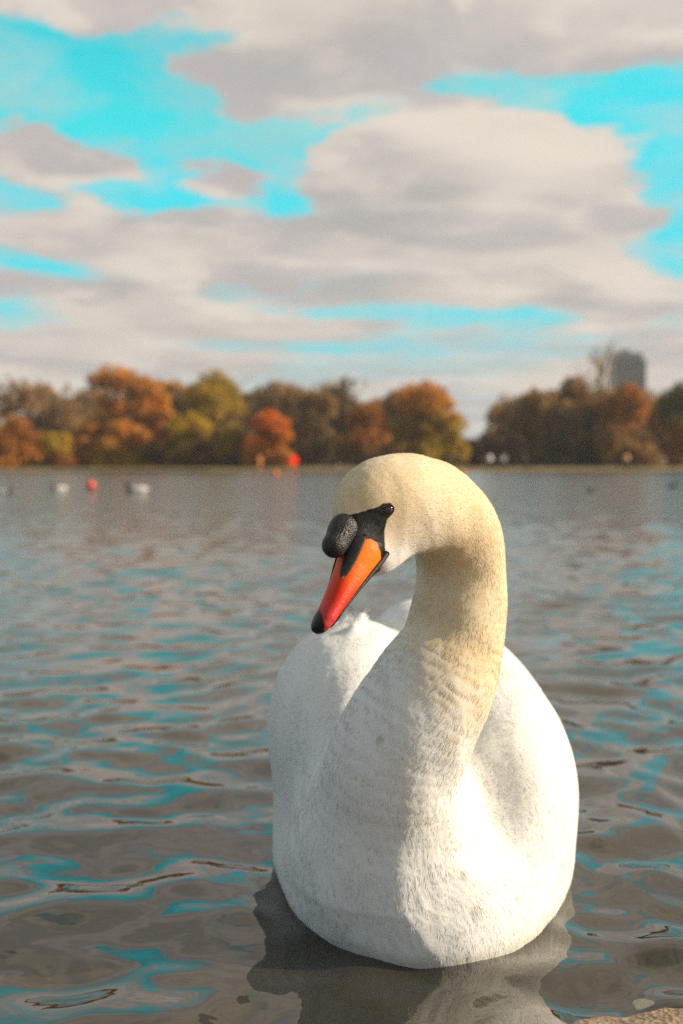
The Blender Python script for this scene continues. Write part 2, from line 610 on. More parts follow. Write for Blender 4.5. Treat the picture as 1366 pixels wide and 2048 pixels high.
def make_banks():
    m, N, b = new_mat('lakeside_grass')
    tc = N.n('ShaderNodeTexCoord')
    f = N.noise(tc.outputs['Object'], 0.15, 5, 0.6)
    g = N.noise(tc.outputs['Object'], 3.0, 4, 0.6)
    c = N.mix(N.mr(f, 0.35, 0.65), (0.16, 0.12, 0.035), (0.26, 0.15, 0.05))
    N.put(b.inputs['Base Color'], N.mix(N.mr(g, 0.3, 0.7, 0, 0.5), c, (0.10, 0.10, 0.03)))
    b.inputs['Roughness'].default_value = 0.95

    def far_h(X, Y):
        t = np.clip((Y - SHORE_Y) / 70, 0, 1)
        e = 0.5 * np.sin(X * 0.05) + 0.3 * np.sin(X * 0.13 + 1)
        z = np.where(Y < SHORE_Y + e, -0.4, 0.10 + 0.42 * t)
        return z + 0.02 * np.sin(X * 0.8) * np.sin(Y * 0.7)
    heightfield('ground', -900, 900, SHORE_Y - 0.5, SHORE_Y + 1.0, 1200, 5, far_h, m)
    heightfield('ground', -900, 900, SHORE_Y + 1.0, 900, 300, 200, far_h, m)
    # rough stone apron of the near bank, breaking the surface at the lower right corner
    m, N, b = new_mat('wet_bank_stone')
    tc = N.n('ShaderNodeTexCoord')
    f = N.noise(tc.outputs['Object'], 60, 6, 0.7)
    g = N.noise(tc.outputs['Object'], 9, 4, 0.6)
    v = N.n('ShaderNodeTexVoronoi')
    N.put(v.inputs['Vector'], tc.outputs['Object'])
    v.inputs['Scale'].default_value = 180
    c = N.mix(N.mr(f, 0.35, 0.65), (0.13, 0.085, 0.05), (0.34, 0.22, 0.13))
    c = N.mix(N.mr(g, 0.4, 0.7, 0, 0.6), c, (0.40, 0.31, 0.22))
    N.put(b.inputs['Base Color'], c)
    b.inputs['Roughness'].default_value = 0.55
    bp = N.n('ShaderNodeBump')
    bp.inputs['Distance'].default_value = 0.003
    N.put(bp.inputs['Height'], N.m('ADD', f, v.outputs[0]))
    N.put(b.inputs['Normal'], bp.outputs[0])

    def near_h(X, Y):
        edge = 0.904 + 0.37 * np.clip(X, -2, 3) + 0.005 * np.sin(31 * X + 1) + 0.003 * np.sin(67 * X)
        d = edge - Y
        z = np.where(d > 0, 0.018 + 0.10 * np.minimum(d, 0.6) ** 0.8, 0.018 + d * 1.1)
        z += 0.0018 * np.sin(83 * X + 20 * Y) * np.sin(71 * Y - 13 * X) + 0.001 * np.sin(190 * X) * np.sin(170 * Y)
        return np.maximum(z, -0.3)
    heightfield('bank', -0.4, 1.4, 0.55, 1.5, 360, 190, near_h, m)

    def land_h(X, Y):
        edge = 0.890 + 0.37 * np.clip(X, -2, 3)
        d = np.maximum(edge - Y, 0)
        return np.where(edge - Y < 0, -0.05 + (edge - Y) * 1.1, 0.012 + 0.10 * np.minimum(d, .6) ** 0.8 - 0.012)
    heightfield('shore', -30, 30, -30, 3, 400, 400, lambda X, Y: np.maximum(land_h(X, Y) - 0.02, -0.5), m)


make_banks()


# ------------------------------------------------------------------ the swan
def build_swan():
    P = lambda px, py, Y: np.array(at(px, py, Y))
    rr = lambda r, Y: r / FPX * Y
    # centreline of head and neck from the crown down into the breast: x, y in the photograph, depth, radius
    sk = [(716, 1022, 1.070, 50), (748, 999, 1.082, 74), (795, 988, 1.098, 80), (848, 1000, 1.125, 85), (893, 1035, 1.155, 88),
          (917, 1092, 1.180, 90), (923, 1160, 1.190, 90), (916, 1235, 1.190, 97), (900, 1305, 1.185, 106), (866, 1375, 1.176, 122),
          (824, 1450, 1.172, 132), (786, 1545, 1.178, 140), (778, 1640, 1.20, 146)]
    pts = np.array([[*P(x, y, Y), rr(r, Y)] for x, y, Y, r in sk])
    C = catmull(pts, 5)
    seg = [(C[i, :3], C[i + 1, :3], C[i, 3], C[i + 1, 3]) for i in range(len(C) - 1)]
    # head frame
    A0, A1 = P(724, 1082, 1.062), P(636, 1259, 1.012)      # bill axis
    Ax = (A1 - A0) / np.linalg.norm(A1 - A0)
    Dv = np.array((-0.80, -0.52, 0.10))
    Dv -= Ax * (Dv @ Ax)
    Dv /= np.linalg.norm(Dv)                                # dorsal
    Lv = np.cross(Dv, Ax)
    if Lv[0] < 0:
        Lv = -Lv                                            # lateral, towards the lit side

    def head(p):
        d = sd_cone(p, P(792, 1010, 1.095), P(735, 1075, 1.075), rr(72, 1.09), rr(44, 1.075))       # face
        d = smin(d, sd_cone(p, P(850, 1035, 1.12), P(765, 1110, 1.085), rr(56, 1.11), rr(29, 1.085)), 0.03)   # cheek and jaw
        d = smin(d, sd_cone(p, P(770, 1105, 1.085), P(742, 1135, 1.075), rr(28, 1.085), rr(13, 1.075)), 0.012)   # chin
        d = smin(d, sd_cone(p, P(735, 1075, 1.075), A0 + Ax * 0.006, rr(40, 1.075), 0.0165), 0.012)   # lores running into the bill
        return d

    def neck(p):
        d = None
        for a, b, ra, rb in seg:
            e = sd_cone(p, a, b, ra, rb)
            d = e if d is None else np.minimum(d, e)
        return d

    def hull(p):
        # breast and belly: a boat with a full rounded bow
        d = sd_ell(p, (0.093, 1.505, 0.012), (0.179, 0.382, 0.150))
        d = smin(d, sd_cone(p, P(790, 1600, 1.21), P(815, 1760, 1.245), rr(140, 1.2), rr(145, 1.2)), 0.05)
        d = smin(d, sd_ell(p, (0.052, 1.275, 0.080), (0.100, 0.125, 0.105)), 0.06)    # keel of the breast
        d = smin(d, sd_cone(p, (0.10, 1.75, 0.05), (0.10, 2.02, 0.10), 0.11, 0.025), 0.08)           # tail
        return d

    def wings(p):
        # folded wings, slightly raised, with the bend of the wing forward
        l = sd_ell(p, (0.020, 1.575, 0.122), (0.110, 0.290, 0.150))
        l = smin(l, sd_ell(p, (0.008, 1.49, 0.172), (0.086, 0.170, 0.100)), 0.05)
        r = sd_ell(p, (0.182, 1.530, 0.092), (0.100, 0.300, 0.142))
        r = smin(r, sd_ell(p, (0.150, 1.64, 0.160), (0.080, 0.200, 0.105)), 0.06)
        r = smin(r, sd_ell(p, (0.180, 1.445, 0.095), (0.082, 0.150, 0.105)), 0.05)
        r = smin(r, sd_ell(p, (0.106, 1.70, 0.168), (0.082, 0.160, 0.122)), 0.03)
        w = smin(l, r, 0.012)
        for x0, y0, x1, y1, Y_, r0, r1 in ((686, 1306, 722, 1233, 1.47, 24, 7), (656, 1300, 690, 1247, 1.47, 22, 9), (700, 1325, 708, 1258, 1.44, 22, 9),
                                           (738, 1300, 735, 1258, 1.50, 14, 7), (980, 1348, 1020, 1354, 1.45, 14, 3), (985, 1372, 1030, 1384, 1.44, 14, 4)):
            w = smin(w, sd_cone(p, P(x0, y0, Y_), P(x1, y1, Y_ + 0.02), rr(r0, Y_), rr(r1, Y_)), 0.012)
        return w

    def body0(p):
        w = smin(hull(p), wings(p), 0.035)
        w = smax(w, -sd_ell(p, P(1000, 1545, 1.19), (0.036, 0.075, 0.062)), 0.05)      # hollow beside the neck
        nk = smin(neck(p), head(p), 0.022)
        # the neck melts into the breast low down but lies free against the wings
        rt = np.clip((p[:, 0] - 0.06) / 0.05, 0, 1)
        low = np.clip(((0.185 - 0.065 * rt) - p[:, 2]) / 0.13, 0, 1)
        k = 0.010 + 0.012 * rt + 0.070 * low * low
        h = np.maximum(k - np.abs(w - nk), 0) / k
        return np.minimum(w, nk) - h * h * k * 0.25

    V, F = surface(body0, (-0.13, 1.0, -0.09), (0.32, 2.10, 0.53), 0.0024)
    d0, Nn = grad(body0, V, 0.0008)

    # path for the lie of the feathers: head -> neck -> breast -> back along the body
    tail_path = np.vstack([C[:, :3], [P(795, 1760, 1.22)], [(0.085, 1.25, -0.25)]])
    sl = np.linalg.norm(np.diff(tail_path, axis=0), axis=1)
    sc_ = np.concatenate([[0], np.cumsum(sl)])

    def flow(V, Nn):
        best = np.full(len(V), 1e9)
        s = np.zeros(len(V))
        tg = np.zeros((len(V), 3))
        for i in range(len(tail_path) - 1):
            a, b = tail_path[i], tail_path[i + 1]
            ab = b - a
            h = np.clip(((V - a) @ ab) / (ab @ ab), 0, 1)
            q = a + h[:, None] * ab
            d = np.linalg.norm(V - q, axis=1)
            m = d < best
            best[m] = d[m]
            s[m] = sc_[i] + h[m] * sl[i]
            tg[m] = ab / np.linalg.norm(ab)
        # wings and flanks: straight back and slightly down
        bw = np.clip((V[:, 1] - 1.24) / 0.14, 0, 1)[:, None]
        onneck = np.clip((0.030 - neck(V)) / 0.022, 0, 1) * np.clip((V[:, 2] - 0.08) / 0.08, 0, 1)
        bw = bw * (1 - onneck[:, None])
        tg = tg * (1 - bw) + np.array((0.0, 0.93, -0.36)) * bw
        tg -= Nn * (tg * Nn).sum(1, keepdims=True)
        tg /= np.maximum(np.linalg.norm(tg, axis=1, keepdims=True), 1e-6)
        return s, tg
    s, tg = flow(V, Nn)
    lat = np.cross(tg, Nn)

    # clumps and wrinkles of the plumage, as relief
    rel = np.zeros(len(V))
    zpx = V[:, 2]
    isneck = np.clip((0.022 - neck(V)) / 0.02, 0, 1)
    fold_z = np.exp(-((zpx - 0.272) / 0.036) ** 2) * isneck
    for i in range(len(V)):
        v = Vector(V[i])
        x, y, z = v
        if y > 1.9:
            continue
        u = (lat[i] @ V[i])
        a = mnoise.noise(Vector((s[i] * 22, u * 60, 3.3)))
        b = mnoise.noise(Vector((x * 38, y * 20, z * 20)))
        c = mnoise.noise(Vector((x * 120, y * 60, z * 45)))
        if y < 1.35 or z > 0.2:
            rel[i] += 0.0016 * b + 0.0004 * c + 0.0016 * max(0.0, 0.28 - abs(a)) * (1 if z < 0.25 else 0.2)
        else:
            rel[i] += 0.0008 * b
        if fold_z[i] > 0.03:
            ph = s[i] * 640 + 7.0 * mnoise.noise(v * 22) + 4.0 * mnoise.noise(v * 70)
            rel[i] += fold_z[i] * (0.00024 * math.sin(ph) * (0.55 + 0.9 * mnoise.noise(v * 34 + Vector((5, 0, 0)))))
    V = V + Nn * rel[:, None]
    # steeper clefts on the breast ridge where clumps of down part
    _, Nn = grad(body0, V, 0.0008)

    # ---------- colour fields stored on the mesh (the bird's own markings)
    def project(p):
        q = p - np.array((0, 0, CAM_H))
        cy, sy = math.cos(PITCH), math.sin(PITCH)
        dep = q[:, 1] * cy - q[:, 2] * sy
        up = q[:, 1] * sy + q[:, 2] * cy
        return W2 + FPX * q[:, 0] / dep, H2 - FPX * up / dep

    poly = np.array([(640, 1050), (662, 1037), (690, 1032), (722, 1024), (750, 1016), (768, 1006), (782, 1006), (787, 1016), (783, 1028),
                     (774, 1040), (769, 1062), (770, 1092), (767, 1120), (760, 1143), (742, 1160), (716, 1150), (660, 1130), (620, 1100)], float)

    def poly_sd(x, y):
        ins = np.zeros(len(x), bool)
        dist = np.full(len(x), 1e9)
        j = len(poly) - 1
        for i in range(len(poly)):
            (x1, y1), (x2, y2) = poly[i], poly[j]
            c = ((y1 > y) != (y2 > y)) & (x < (x2 - x1) * (y - y1) / (y2 - y1 + 1e-12) + x1)
            ins ^= c
            e = np.array((x2 - x1, y2 - y1))
            h = np.clip(((x - x1) * e[0] + (y - y1) * e[1]) / (e @ e), 0, 1)
            dist = np.minimum(dist, np.hypot(x - x1 - h * e[0], y - y1 - h * e[1]))
            j = i
        return np.where(ins, -dist, dist)
    headpt = P(775, 1018, 1.04)
    mid = P(748, 1030, 1.082)                        # a point in the head's plane of symmetry
    side = (V - mid) @ Lv
    Vm = V - 2 * np.outer(side, Lv)
    src = np.where((side > 0)[:, None], V, Vm)
    px, py = project(src)
    msd = poly_sd(px, py)
    faraway = np.linalg.norm(V - P(735, 1075, 1.07), axis=1) > 0.075
    msd[faraway] = 60
    line = V[:, 2] + 1.2 * (V[:, 0] - 0.10)               # cream runs lower on the right of the neck
    nz = np.array([mnoise.noise(Vector(v) * 55) for v in V]) * 0.03
    tint = isneck * np.clip((line + nz - 0.215) / 0.10, 0, 1)
    headness = np.clip((V[:, 2] - 0.36) / 0.06, 0, 1)

    root = empty('swan', (0.09, 1.5, 0.0), 'large white swan floating close to the bank, neck curved, orange bill lowered', 'swan')
    bpy.context.view_layer.update()

    # plumage material
    m, N, b = new_mat('white_plumage')
    at_m = N.n('ShaderNodeAttribute', attribute_name='mask_distance')
    at_t = N.n('ShaderNodeAttribute', attribute_name='cream')
    at_f = N.n('ShaderNodeAttribute', attribute_name='feather_lie')
    tc = N.n('ShaderNodeTexCoord')
    pos = tc.outputs['Object']
    n1 = N.noise(pos, 14, 4, 0.6)
    n2 = N.noise(pos, 90, 4, 0.65)
    white = N.mix(N.mr(n1, 0.35, 0.75, 0, 0.5), (0.81, 0.80, 0.78), (0.77, 0.75, 0.70))
    cream = N.mix(N.mr(n1, 0.3, 0.7), (0.78, 0.65, 0.43), (0.75, 0.56, 0.32))
    base = N.mix(N.m('MULTIPLY', at_t.outputs['Fac'], N.mr(n2, 0.2, 0.8, 0.75, 1.0)), white, cream)
    # grubby patch low on the breast
    sp = N.n('ShaderNodeSeparateXYZ')
    N.put(sp.inputs[0], pos)
    dirt = N.m('MULTIPLY', N.mr(sp.outputs[2], 0.14, 0.02, 0, 1), N.mr(N.noise(pos, 18, 6, 0.6, 0.6), 0.50, 0.75, 0, 0.25))
    base = N.mix(dirt, base, (0.42, 0.34, 0.23))
    for (sx, sy, sr) in ((905, 1752, 0.0085), (800, 1482, 0.007), (800, 1560, 0.005), (930, 1830, 0.010)):  # dirt smudges, plus wrinkle shade on the breast ridge put into the colour
        q_ = P(sx, sy, 1.16)
        for _ in range(12):
            d_, g_ = grad(body0, q_[None, :], 0.001)
            q_ = q_ - g_[0] * d_[0]
        dist = N.n('ShaderNodeVectorMath', operation='DISTANCE')
        wv = N.vm('ADD', pos, N.vm('MULTIPLY', N.vm('SUBTRACT', N.noise(pos, 70, 4, 0.6, color=True), (0.5, 0.5, 0.5)), (0.02, 0.02, 0.008)))
        N.put(dist.inputs[0], wv)
        N.put(dist.inputs[1], tuple(q_ - np.array((0.09, 1.5, 0.0))))
        base = N.mix(N.mr(dist.outputs['Value'], sr * 0.3, sr, 0.55, 0.0), base, (0.30, 0.26, 0.22))
    wet = N.m('MULTIPLY', N.mr(N.m('ADD', sp.outputs[2], N.m('MULTIPLY', N.m('SUBTRACT', N.noise(pos, 26, 4, 0.6), 0.5), 0.03)), 0.004, 0.022, 1, 0), 0.55)
    base = N.mix(wet, base, (0.40, 0.35, 0.27))
    edge = N.m('ADD', at_m.outputs['Fac'], N.m('MULTIPLY', N.m('SUBTRACT', N.noise(pos, 300, 3, 0.6), 0.5), 5.0))
    skin_c = N.mix(N.mr(N.noise(pos, 300, 4, 0.7), 0.4, 0.7), (0.010, 0.010, 0.011), (0.045, 0.042, 0.040))
    isskin = N.mr(edge, -1.5, 1.5, 1.0, 0.0)
    N.put(b.inputs['Base Color'], N.mix(isskin, base, skin_c))
    N.put(b.inputs['Roughness'], N.mr(isskin, 0, 1, 0.85, 0.38, False))
    b.inputs['Specular IOR Level'].default_value = 0.3
    b.inputs['Sheen Weight'].default_value = 0.15
    b.inputs['Sheen Roughness'].default_value = 0.5
    b.inputs['Subsurface Weight'].default_value = 0.12
    b.inputs['Subsurface Radius'].default_value = (1.0, 0.75, 0.5)
    b.inputs['Subsurface Scale'].default_value = 0.004
    mp = N.n('ShaderNodeMapping')
    N.put(mp.inputs[0], at_f.outputs['Vector'])
    mp.inputs['Scale'].default_value = (120, 700, 1)
    barb = N.noise(mp.outputs[0], 1.0, 4, 0.65, 0.4)
    mp2 = N.n('ShaderNodeMapping')
    N.put(mp2.inputs[0], at_f.outputs['Vector'])
    mp2.inputs['Scale'].default_value = (35, 110, 1)
    clump = N.noise(mp2.outputs[0], 1.0, 3, 0.6, 0.6)
    hgt = N.m('ADD', N.m('MULTIPLY', barb, 0.35), clump)
    hgt = N.m('ADD', hgt, N.m('MULTIPLY', N.noise(pos, 260, 4, 0.7), 0.8))
    bp = N.n('ShaderNodeBump')
    bp.inputs['Distance'].default_value = 0.0009
    bp.inputs['Strength'].default_value = 0.45
    N.put(bp.inputs['Height'], hgt)
    N.put(b.inputs['Normal'], bp.outputs[0])

    off = np.array(root.location)
    body = local('body', V - off, F, m, root)
    me = body.data

    def attr(me, nm, arr, tp='FLOAT'):
        at_ = me.attributes.new(nm, tp, 'POINT')
        at_.data.foreach_set('value' if tp == 'FLOAT' else 'vector', np.asarray(arr, np.float32).ravel())
    lie = np.stack([s, (lat * V).sum(1), np.zeros(len(V))], 1)
    attr(me, 'mask_distance', msd)
    attr(me, 'cream', tint)
    attr(me, 'feather_lie', lie, 'FLOAT_VECTOR')

    # ---------- short feather tips standing off the skin, one mesh
    rng = np.random.RandomState(11)
    fa = V[F]
    area = 0.5 * np.linalg.norm(np.cross(fa[:, 2] - fa[:, 0], fa[:, 3] - fa[:, 1]), axis=1)
    cen = fa.mean(1)
    fn_ = Nn[F[:, 0]]
    view = (np.array((0, 0, CAM_H)) - cen)
    wgt = area.copy()
    wgt[cen[:, 2] < -0.01] = 0
    wgt[cen[:, 1] > 1.85] = 0
    fm = msd[F].min(1)
    wgt[fm < 3] = 0
    nk = (isneck * np.clip((V[:, 2] - 0.20) / 0.08, 0, 1))[F[:, 0]]
    wgt *= 1 + 1.2 * nk
    pr = wgt / wgt.sum()
    NS = 120000
    pick = rng.choice(len(F), NS, p=pr)
    w4 = rng.dirichlet((1, 1, 1, 1), NS)
    root_p = (fa[pick] * w4[:, :, None]).sum(1)
    nn = Nn[F[pick, 0]]
    tt = tg[F[pick, 0]]
    ll = np.cross(tt, nn)
    hd = headness[F[pick, 0]]
    nkp = nk[pick]
    L = (0.0074 * (1 - nkp) + 0.0062 * nkp) * (1 - 0.45 * hd) * (0.6 + 0.8 * rng.rand(NS))
    wdt = (0.00020 + 0.00024 * rng.rand(NS)) * (1 - 0.45 * hd)
    lift = (0.014 + 0.036 * rng.rand(NS)) * (1 + 1.6 * hd)
    tuft = np.zeros(NS)
    for c_ in (P(700, 1285, 1.47), P(722, 1250, 1.48), P(1005, 1355, 1.45)):
        tuft = np.maximum(tuft, np.clip(1 - np.linalg.norm(root_p - c_, axis=1) / 0.035, 0, 1))
    L = L * (1 + 0.9 * tuft)
    lift = lift + 0.35 * tuft * rng.rand(NS)
    dirn = tt + ll * rng.normal(0, 0.22, NS)[:, None]
    dirn /= np.linalg.norm(dirn, axis=1, keepdims=True)
    base_p = root_p - nn * (0.00012 - 0.00022 * hd)[:, None]
    p1 = base_p + dirn * (L * 0.5)[:, None] + nn * (L * lift * 0.75)[:, None]
    p2 = base_p + dirn * L[:, None] + nn * (L * lift)[:, None]
    sw = np.cross(dirn, nn) * (wdt)[:, None]
    SV = np.stack([base_p - sw, base_p + sw, p1 - sw * 0.8, p1 + sw * 0.8, p2], 1).reshape(-1, 3)
    k = np.arange(NS)[:, None] * 5
    SF = np.vstack([np.hstack([k, k + 1, k + 3]), np.hstack([k, k + 3, k + 2]), np.hstack([k + 2, k + 3, k + 4])])
    m2, N, b2 = new_mat('feather_tips')
    at_t = N.n('ShaderNodeAttribute', attribute_name='cream')
    at_r = N.n('ShaderNodeAttribute', attribute_name='rnd')
    cr = N.mix(at_r.outputs['Fac'], (0.78, 0.67, 0.47), (0.75, 0.60, 0.37))
    wh = N.mix(at_r.outputs['Fac'], (0.84, 0.83, 0.81), (0.79, 0.77, 0.73))
    N.put(b2.inputs['Base Color'], N.mix(at_t.outputs['Fac'], wh, cr))
    b2.inputs['Roughness'].default_value = 0.7
    b2.inputs['Specular IOR Level'].default_value = 0.25
    tl = N.n('ShaderNodeBsdfTranslucent')
    N.put(tl.inputs['Color'], N.mix(at_t.outputs['Fac'], wh, cr))
    ms = N.n('ShaderNodeMixShader')
    ms.inputs[0].default_value = 0.04
    outn = [x for x in m2.node_tree.nodes if x.type == 'OUTPUT_MATERIAL'][0]
    N.put(ms.inputs[1], b2.outputs[0])
    N.put(ms.inputs[2], tl.outputs[0])
    N.put(outn.inputs[0], ms.outputs[0])
    pl = local('feather_down', SV - off, SF, m2, root)
    soft_n = nn + dirn * 0.06 + ll * rng.normal(0, 0.10, NS)[:, None]
    soft_n /= np.linalg.norm(soft_n, axis=1, keepdims=True)
    pl.data.normals_split_custom_set_from_vertices(np.repeat(soft_n, 5, axis=0).tolist())
    attr(pl.data, 'cream', np.repeat(tint[F[pick, 0]], 5))
    attr(pl.data, 'rnd', np.repeat(rng.rand(NS), 5))

    # ---------- loose feathers: one child each for the ruffled places
    def snap(p):
        p = np.array([p], float)
        for _ in range(14):
            d, g = grad(body0, p, 0.001)
            p = p - g * d[:, None]
        return p[0], g[0]
    def hit(px, py):
        """first point of the bird met by the line of sight through a pixel"""
        o = np.array((0, 0, CAM_H))
        d = P(px, py, 1.0) - o
        d /= np.linalg.norm(d)
        t_ = 0.9
        for _ in range(60):
            t_ += 0.8 * body0((o + d * t_)[None, :])[0]
            if t_ > 2.5:
                break
        return snap(o + d * t_)
    rn = random.Random(8)
    spots = []
    return root, off, dict(P=P, rr=rr, A0=A0, A1=A1, Ax=Ax, Dv=Dv, Lv=Lv, mid=mid, snap=snap, local=local, attr=attr, body0=body0)


def build_bill(root, off, k):
    P, rr, A0, A1, Ax, Dv, Lv = (k[x] for x in ('P', 'rr', 'A0', 'A1', 'Ax', 'Dv', 'Lv'))
    LEN = np.linalg.norm(A1 - A0)
    B0 = A0 - Ax * 0.014
    TOT = LEN + 0.014 + 0.003
    n, ns = 60, 48
    # upper mandible: t, dorsal height, ventral depth, half width
    prof = np.array([(0.00, 0.0195, 0.0190, 0.0170), (0.12, 0.0195, 0.0215, 0.0175), (0.22, 0.0180, 0.0205, 0.0172), (0.36, 0.0148, 0.0170, 0.0152), (0.55, 0.0117, 0.0124, 0.0140),
                     (0.75, 0.0085, 0.0085, 0.0133), (0.88, 0.0080, 0.0068, 0.0128), (0.95, 0.0068, 0.0060, 0.0105), (0.985, 0.0045, 0.0045, 0.0070), (1.0, 0.0008, 0.0008, 0.0012)])
    V, col, F = [], [], []
    for i in range(n + 1):
        t = i / n
        t = 1 - (1 - t) ** 1.25
        up, dn, w = (np.interp(t, prof[:, 0], prof[:, c]) for c in (1, 2, 3))
        c = B0 + Ax * (TOT * t) + Dv * (0.0025 * math.sin(math.pi * t) * -1)
        for j in range(ns):
            a = 2 * math.pi * j / ns
            ca, sa = math.cos(a), math.sin(a)
            y = sa * w
            if ca > 0:
                z = up * ca ** 0.95
            else:
                z = -dn * abs(ca) ** 0.7
                y = math.copysign(abs(sa) ** 0.75, sa) * w
            V.append(c + Dv * z + Lv * y)
            col.append((t, ca, y / max(w, 1e-6)))
    for i in range(n):
        for j in range(ns):
            a, b = i * ns + j, i * ns + (j + 1) % ns
            F.append((a, b, b + ns, a + ns))
    F.append(tuple(range(ns)))
    F.append(tuple(n * ns + j for j in range(ns))[::-1])
    m, N, b = new_mat('bill_horn')
    av = N.n('ShaderNodeAttribute', attribute_name='bill_place')
    sp = N.n('ShaderNodeSeparateXYZ')
    N.put(sp.inputs[0], av.outputs['Vector'])
    tc = N.n('ShaderNodeTexCoord')
    nz = N.noise(tc.outputs['Object'], 160, 4, 0.6)
    t_ = N.m('ADD', sp.outputs[0], N.m('MULTIPLY', N.m('SUBTRACT', nz, 0.5), 0.05))
    c = N.mix(N.mr(t_, 0.26, 0.72), (0.92, 0.190, 0.004), (0.80, 0.035, 0.008))
    c = N.mix(N.mr(t_, 0.66, 0.92), c, (0.56, 0.050, 0.045))
    # dorsal ridge redder: partly shade put into the colour
    c = N.mix(N.mr(sp.outputs[1], 0.2, 1.0, 0, 0.35), c, (0.55, 0.025, 0.018))
    # black nail and tomium edge
    nail = N.m('ADD', t_, N.mr(N.m('ABSOLUTE', sp.outputs[2]), 0.0, 0.9, 0.075, -0.01))
    nail = N.m('ADD', nail, N.mr(sp.outputs[1], -0.5, 0.9, -0.03, 0.03))
    dark = N.mr(nail, 0.925, 0.955, 0, 1)
    basel = N.mr(N.m('ADD', t_, N.m('MULTIPLY', sp.outputs[1], 0.09)), 0.135, 0.150, 1, 0)
    low = N.mr(sp.outputs[1], -0.93, -0.97, 0, 1)
    dark = N.m('MAXIMUM', dark, N.m('MAXIMUM', low, basel))
    N.put(b.inputs['Base Color'], N.mix(dark, c, (0.012, 0.011, 0.012)))
    b.inputs['Roughness'].default_value = 0.40
    b.inputs['Specular IOR Level'].default_value = 0.22
    b.inputs['Subsurface Weight'].default_value = 0.05
    b.inputs['Subsurface Scale'].default_value = 0.003
    bp = N.n('ShaderNodeBump')
    bp.inputs['Distance'].default_value = 0.0008
    bp.inputs['Strength'].default_value = 0.5
    N.put(bp.inputs['Height'], N.noise(tc.outputs['Object'], 350, 4, 0.6))
    N.put(b.inputs['Normal'], bp.outputs[0])
    bill = local('bill', np.array(V) - off, F, m, root)
    k['attr'](bill.data, 'bill_place', col, 'FLOAT_VECTOR')

    # lower mandible: narrow black horn under the upper one
    V, F = [], []
    prof2 = np.array([(0.0, .0100, .0150), (0.3, .0080, .0135), (0.6, .0060, .0120), (0.85, .0045, .0112), (0.95, .003, .0088), (1.0, .0006, .002)])
    n2 = 40
    for i in range(n2 + 1):
        t = i / n2
        h, w = (np.interp(t, prof2[:, 0], prof2[:, c]) for c in (1, 2))
        dn = np.interp(0.13 + t * 0.83, prof[:, 0], prof[:, 2])
        c = B0 + Ax * (TOT * (0.13 + 0.815 * t)) - Dv * (dn * 0.93 + 0.0012)
        for j in range(20):
            a = 2 * math.pi * j / 20
            V.append(c + Dv * (h * 0.55 * math.cos(a)) + Lv * (w * math.sin(a)))
    for i in range(n2):
        for j in range(20):
            a, b_ = i * 20 + j, i * 20 + (j + 1) % 20
            F.append((a, b_, b_ + 20, a + 20))
    F += [tuple(range(20)), tuple(n2 * 20 + j for j in range(20))[::-1]]
    def black(name, dist):
        mb, N, bb = new_mat(name)
        tc = N.n('ShaderNodeTexCoord')
        vo = N.n('ShaderNodeTexVoronoi')
        N.put(vo.inputs['Vector'], tc.outputs['Object'])
        vo.inputs['Scale'].default_value = 520
        N.put(bb.inputs['Base Color'], N.mix(N.mr(N.noise(tc.outputs['Object'], 180, 4, .6), .35, .7), (0.008, 0.008, 0.009), (0.035, 0.033, 0.031)))
        bb.inputs['Roughness'].default_value = 0.52
        bp = N.n('ShaderNodeBump')
        bp.inputs['Distance'].default_value = dist
        bp.inputs['Strength'].default_value = 0.8
        bp.invert = True
        N.put(bp.inputs['Height'], vo.outputs[0])
        N.put(bb.inputs['Normal'], bp.outputs[0])
        return mb
    mb = black('black_knob_skin', 0.0009)
    mb_fine = black('black_horn', 0.0002)
    local('lower_mandible', np.array(V) - off, F, mb_fine, bill)

    # knob at the base of the bill
    kc = P(669, 1091, 1.038)
    kt = P(688, 1057, 1.052)

    def knob(p):
        d = sd_cone(p, kc, kt, rr(25, 1.04), rr(20, 1.05))
        d = smin(d, sd_cone(p, kt, P(712, 1052, 1.076), rr(23, 1.05), rr(20, 1.06)), 0.016)
        d = smin(d, sd_cone(p, kc, A0 + Ax * 0.002 + Dv * 0.012, rr(18, 1.04), 0.004), 0.005)
        return d
    V, F = surface(knob, kc - 0.04, kc + 0.05, 0.0012)
    local('bill_knob', V - off, F, mb, root)

    # nostrils: black slots down from the knob on both sides of the bill
    def slot(sg):
        VV, FF = [], []
        nseg = 16
        for i in range(nseg + 1):
            t = i / nseg
            tb = 0.15 + 0.40 * t
            up, w = np.interp(tb, prof[:, 0], prof[:, 1]), np.interp(tb, prof[:, 0], prof[:, 3])
            a = R(52) - R(8) * t
            cen = B0 + Ax * (TOT * tb) - Dv * 0.0025 * math.sin(math.pi * tb) + Dv * (up * math.cos(a) ** .95) + Lv * (sg * w * math.sin(a))
            nrm = Dv * math.cos(a) / up + Lv * (sg * math.sin(a) / w)
            nrm /= np.linalg.norm(nrm)
            tn = np.cross(Ax, nrm)
            hw = 0.0064 * max(0.02, 1 - t ** 3.5) ** 0.5
            for j in range(10):
                b_ = 2 * math.pi * j / 10
                VV.append(cen + tn * (hw * math.cos(b_)) + nrm * ((0.0011 if sg > 0 else 0.0003) * math.sin(b_)))
        for i in range(nseg):
            for j in range(10):
                a_, c_ = i * 10 + j, i * 10 + (j + 1) % 10
                FF.append((a_, c_, c_ + 10, a_ + 10))
        FF += [tuple(range(10)), tuple(nseg * 10 + j for j in range(10))[::-1]]
        local('nostril', np.array(VV) - off, FF, mb_fine, bill)
    slot(1)
    slot(-1)

    # eyes
    me_, N, be = new_mat('eye_brown')
    N.put(be.inputs['Base Color'], (0.016, 0.009, 0.006))
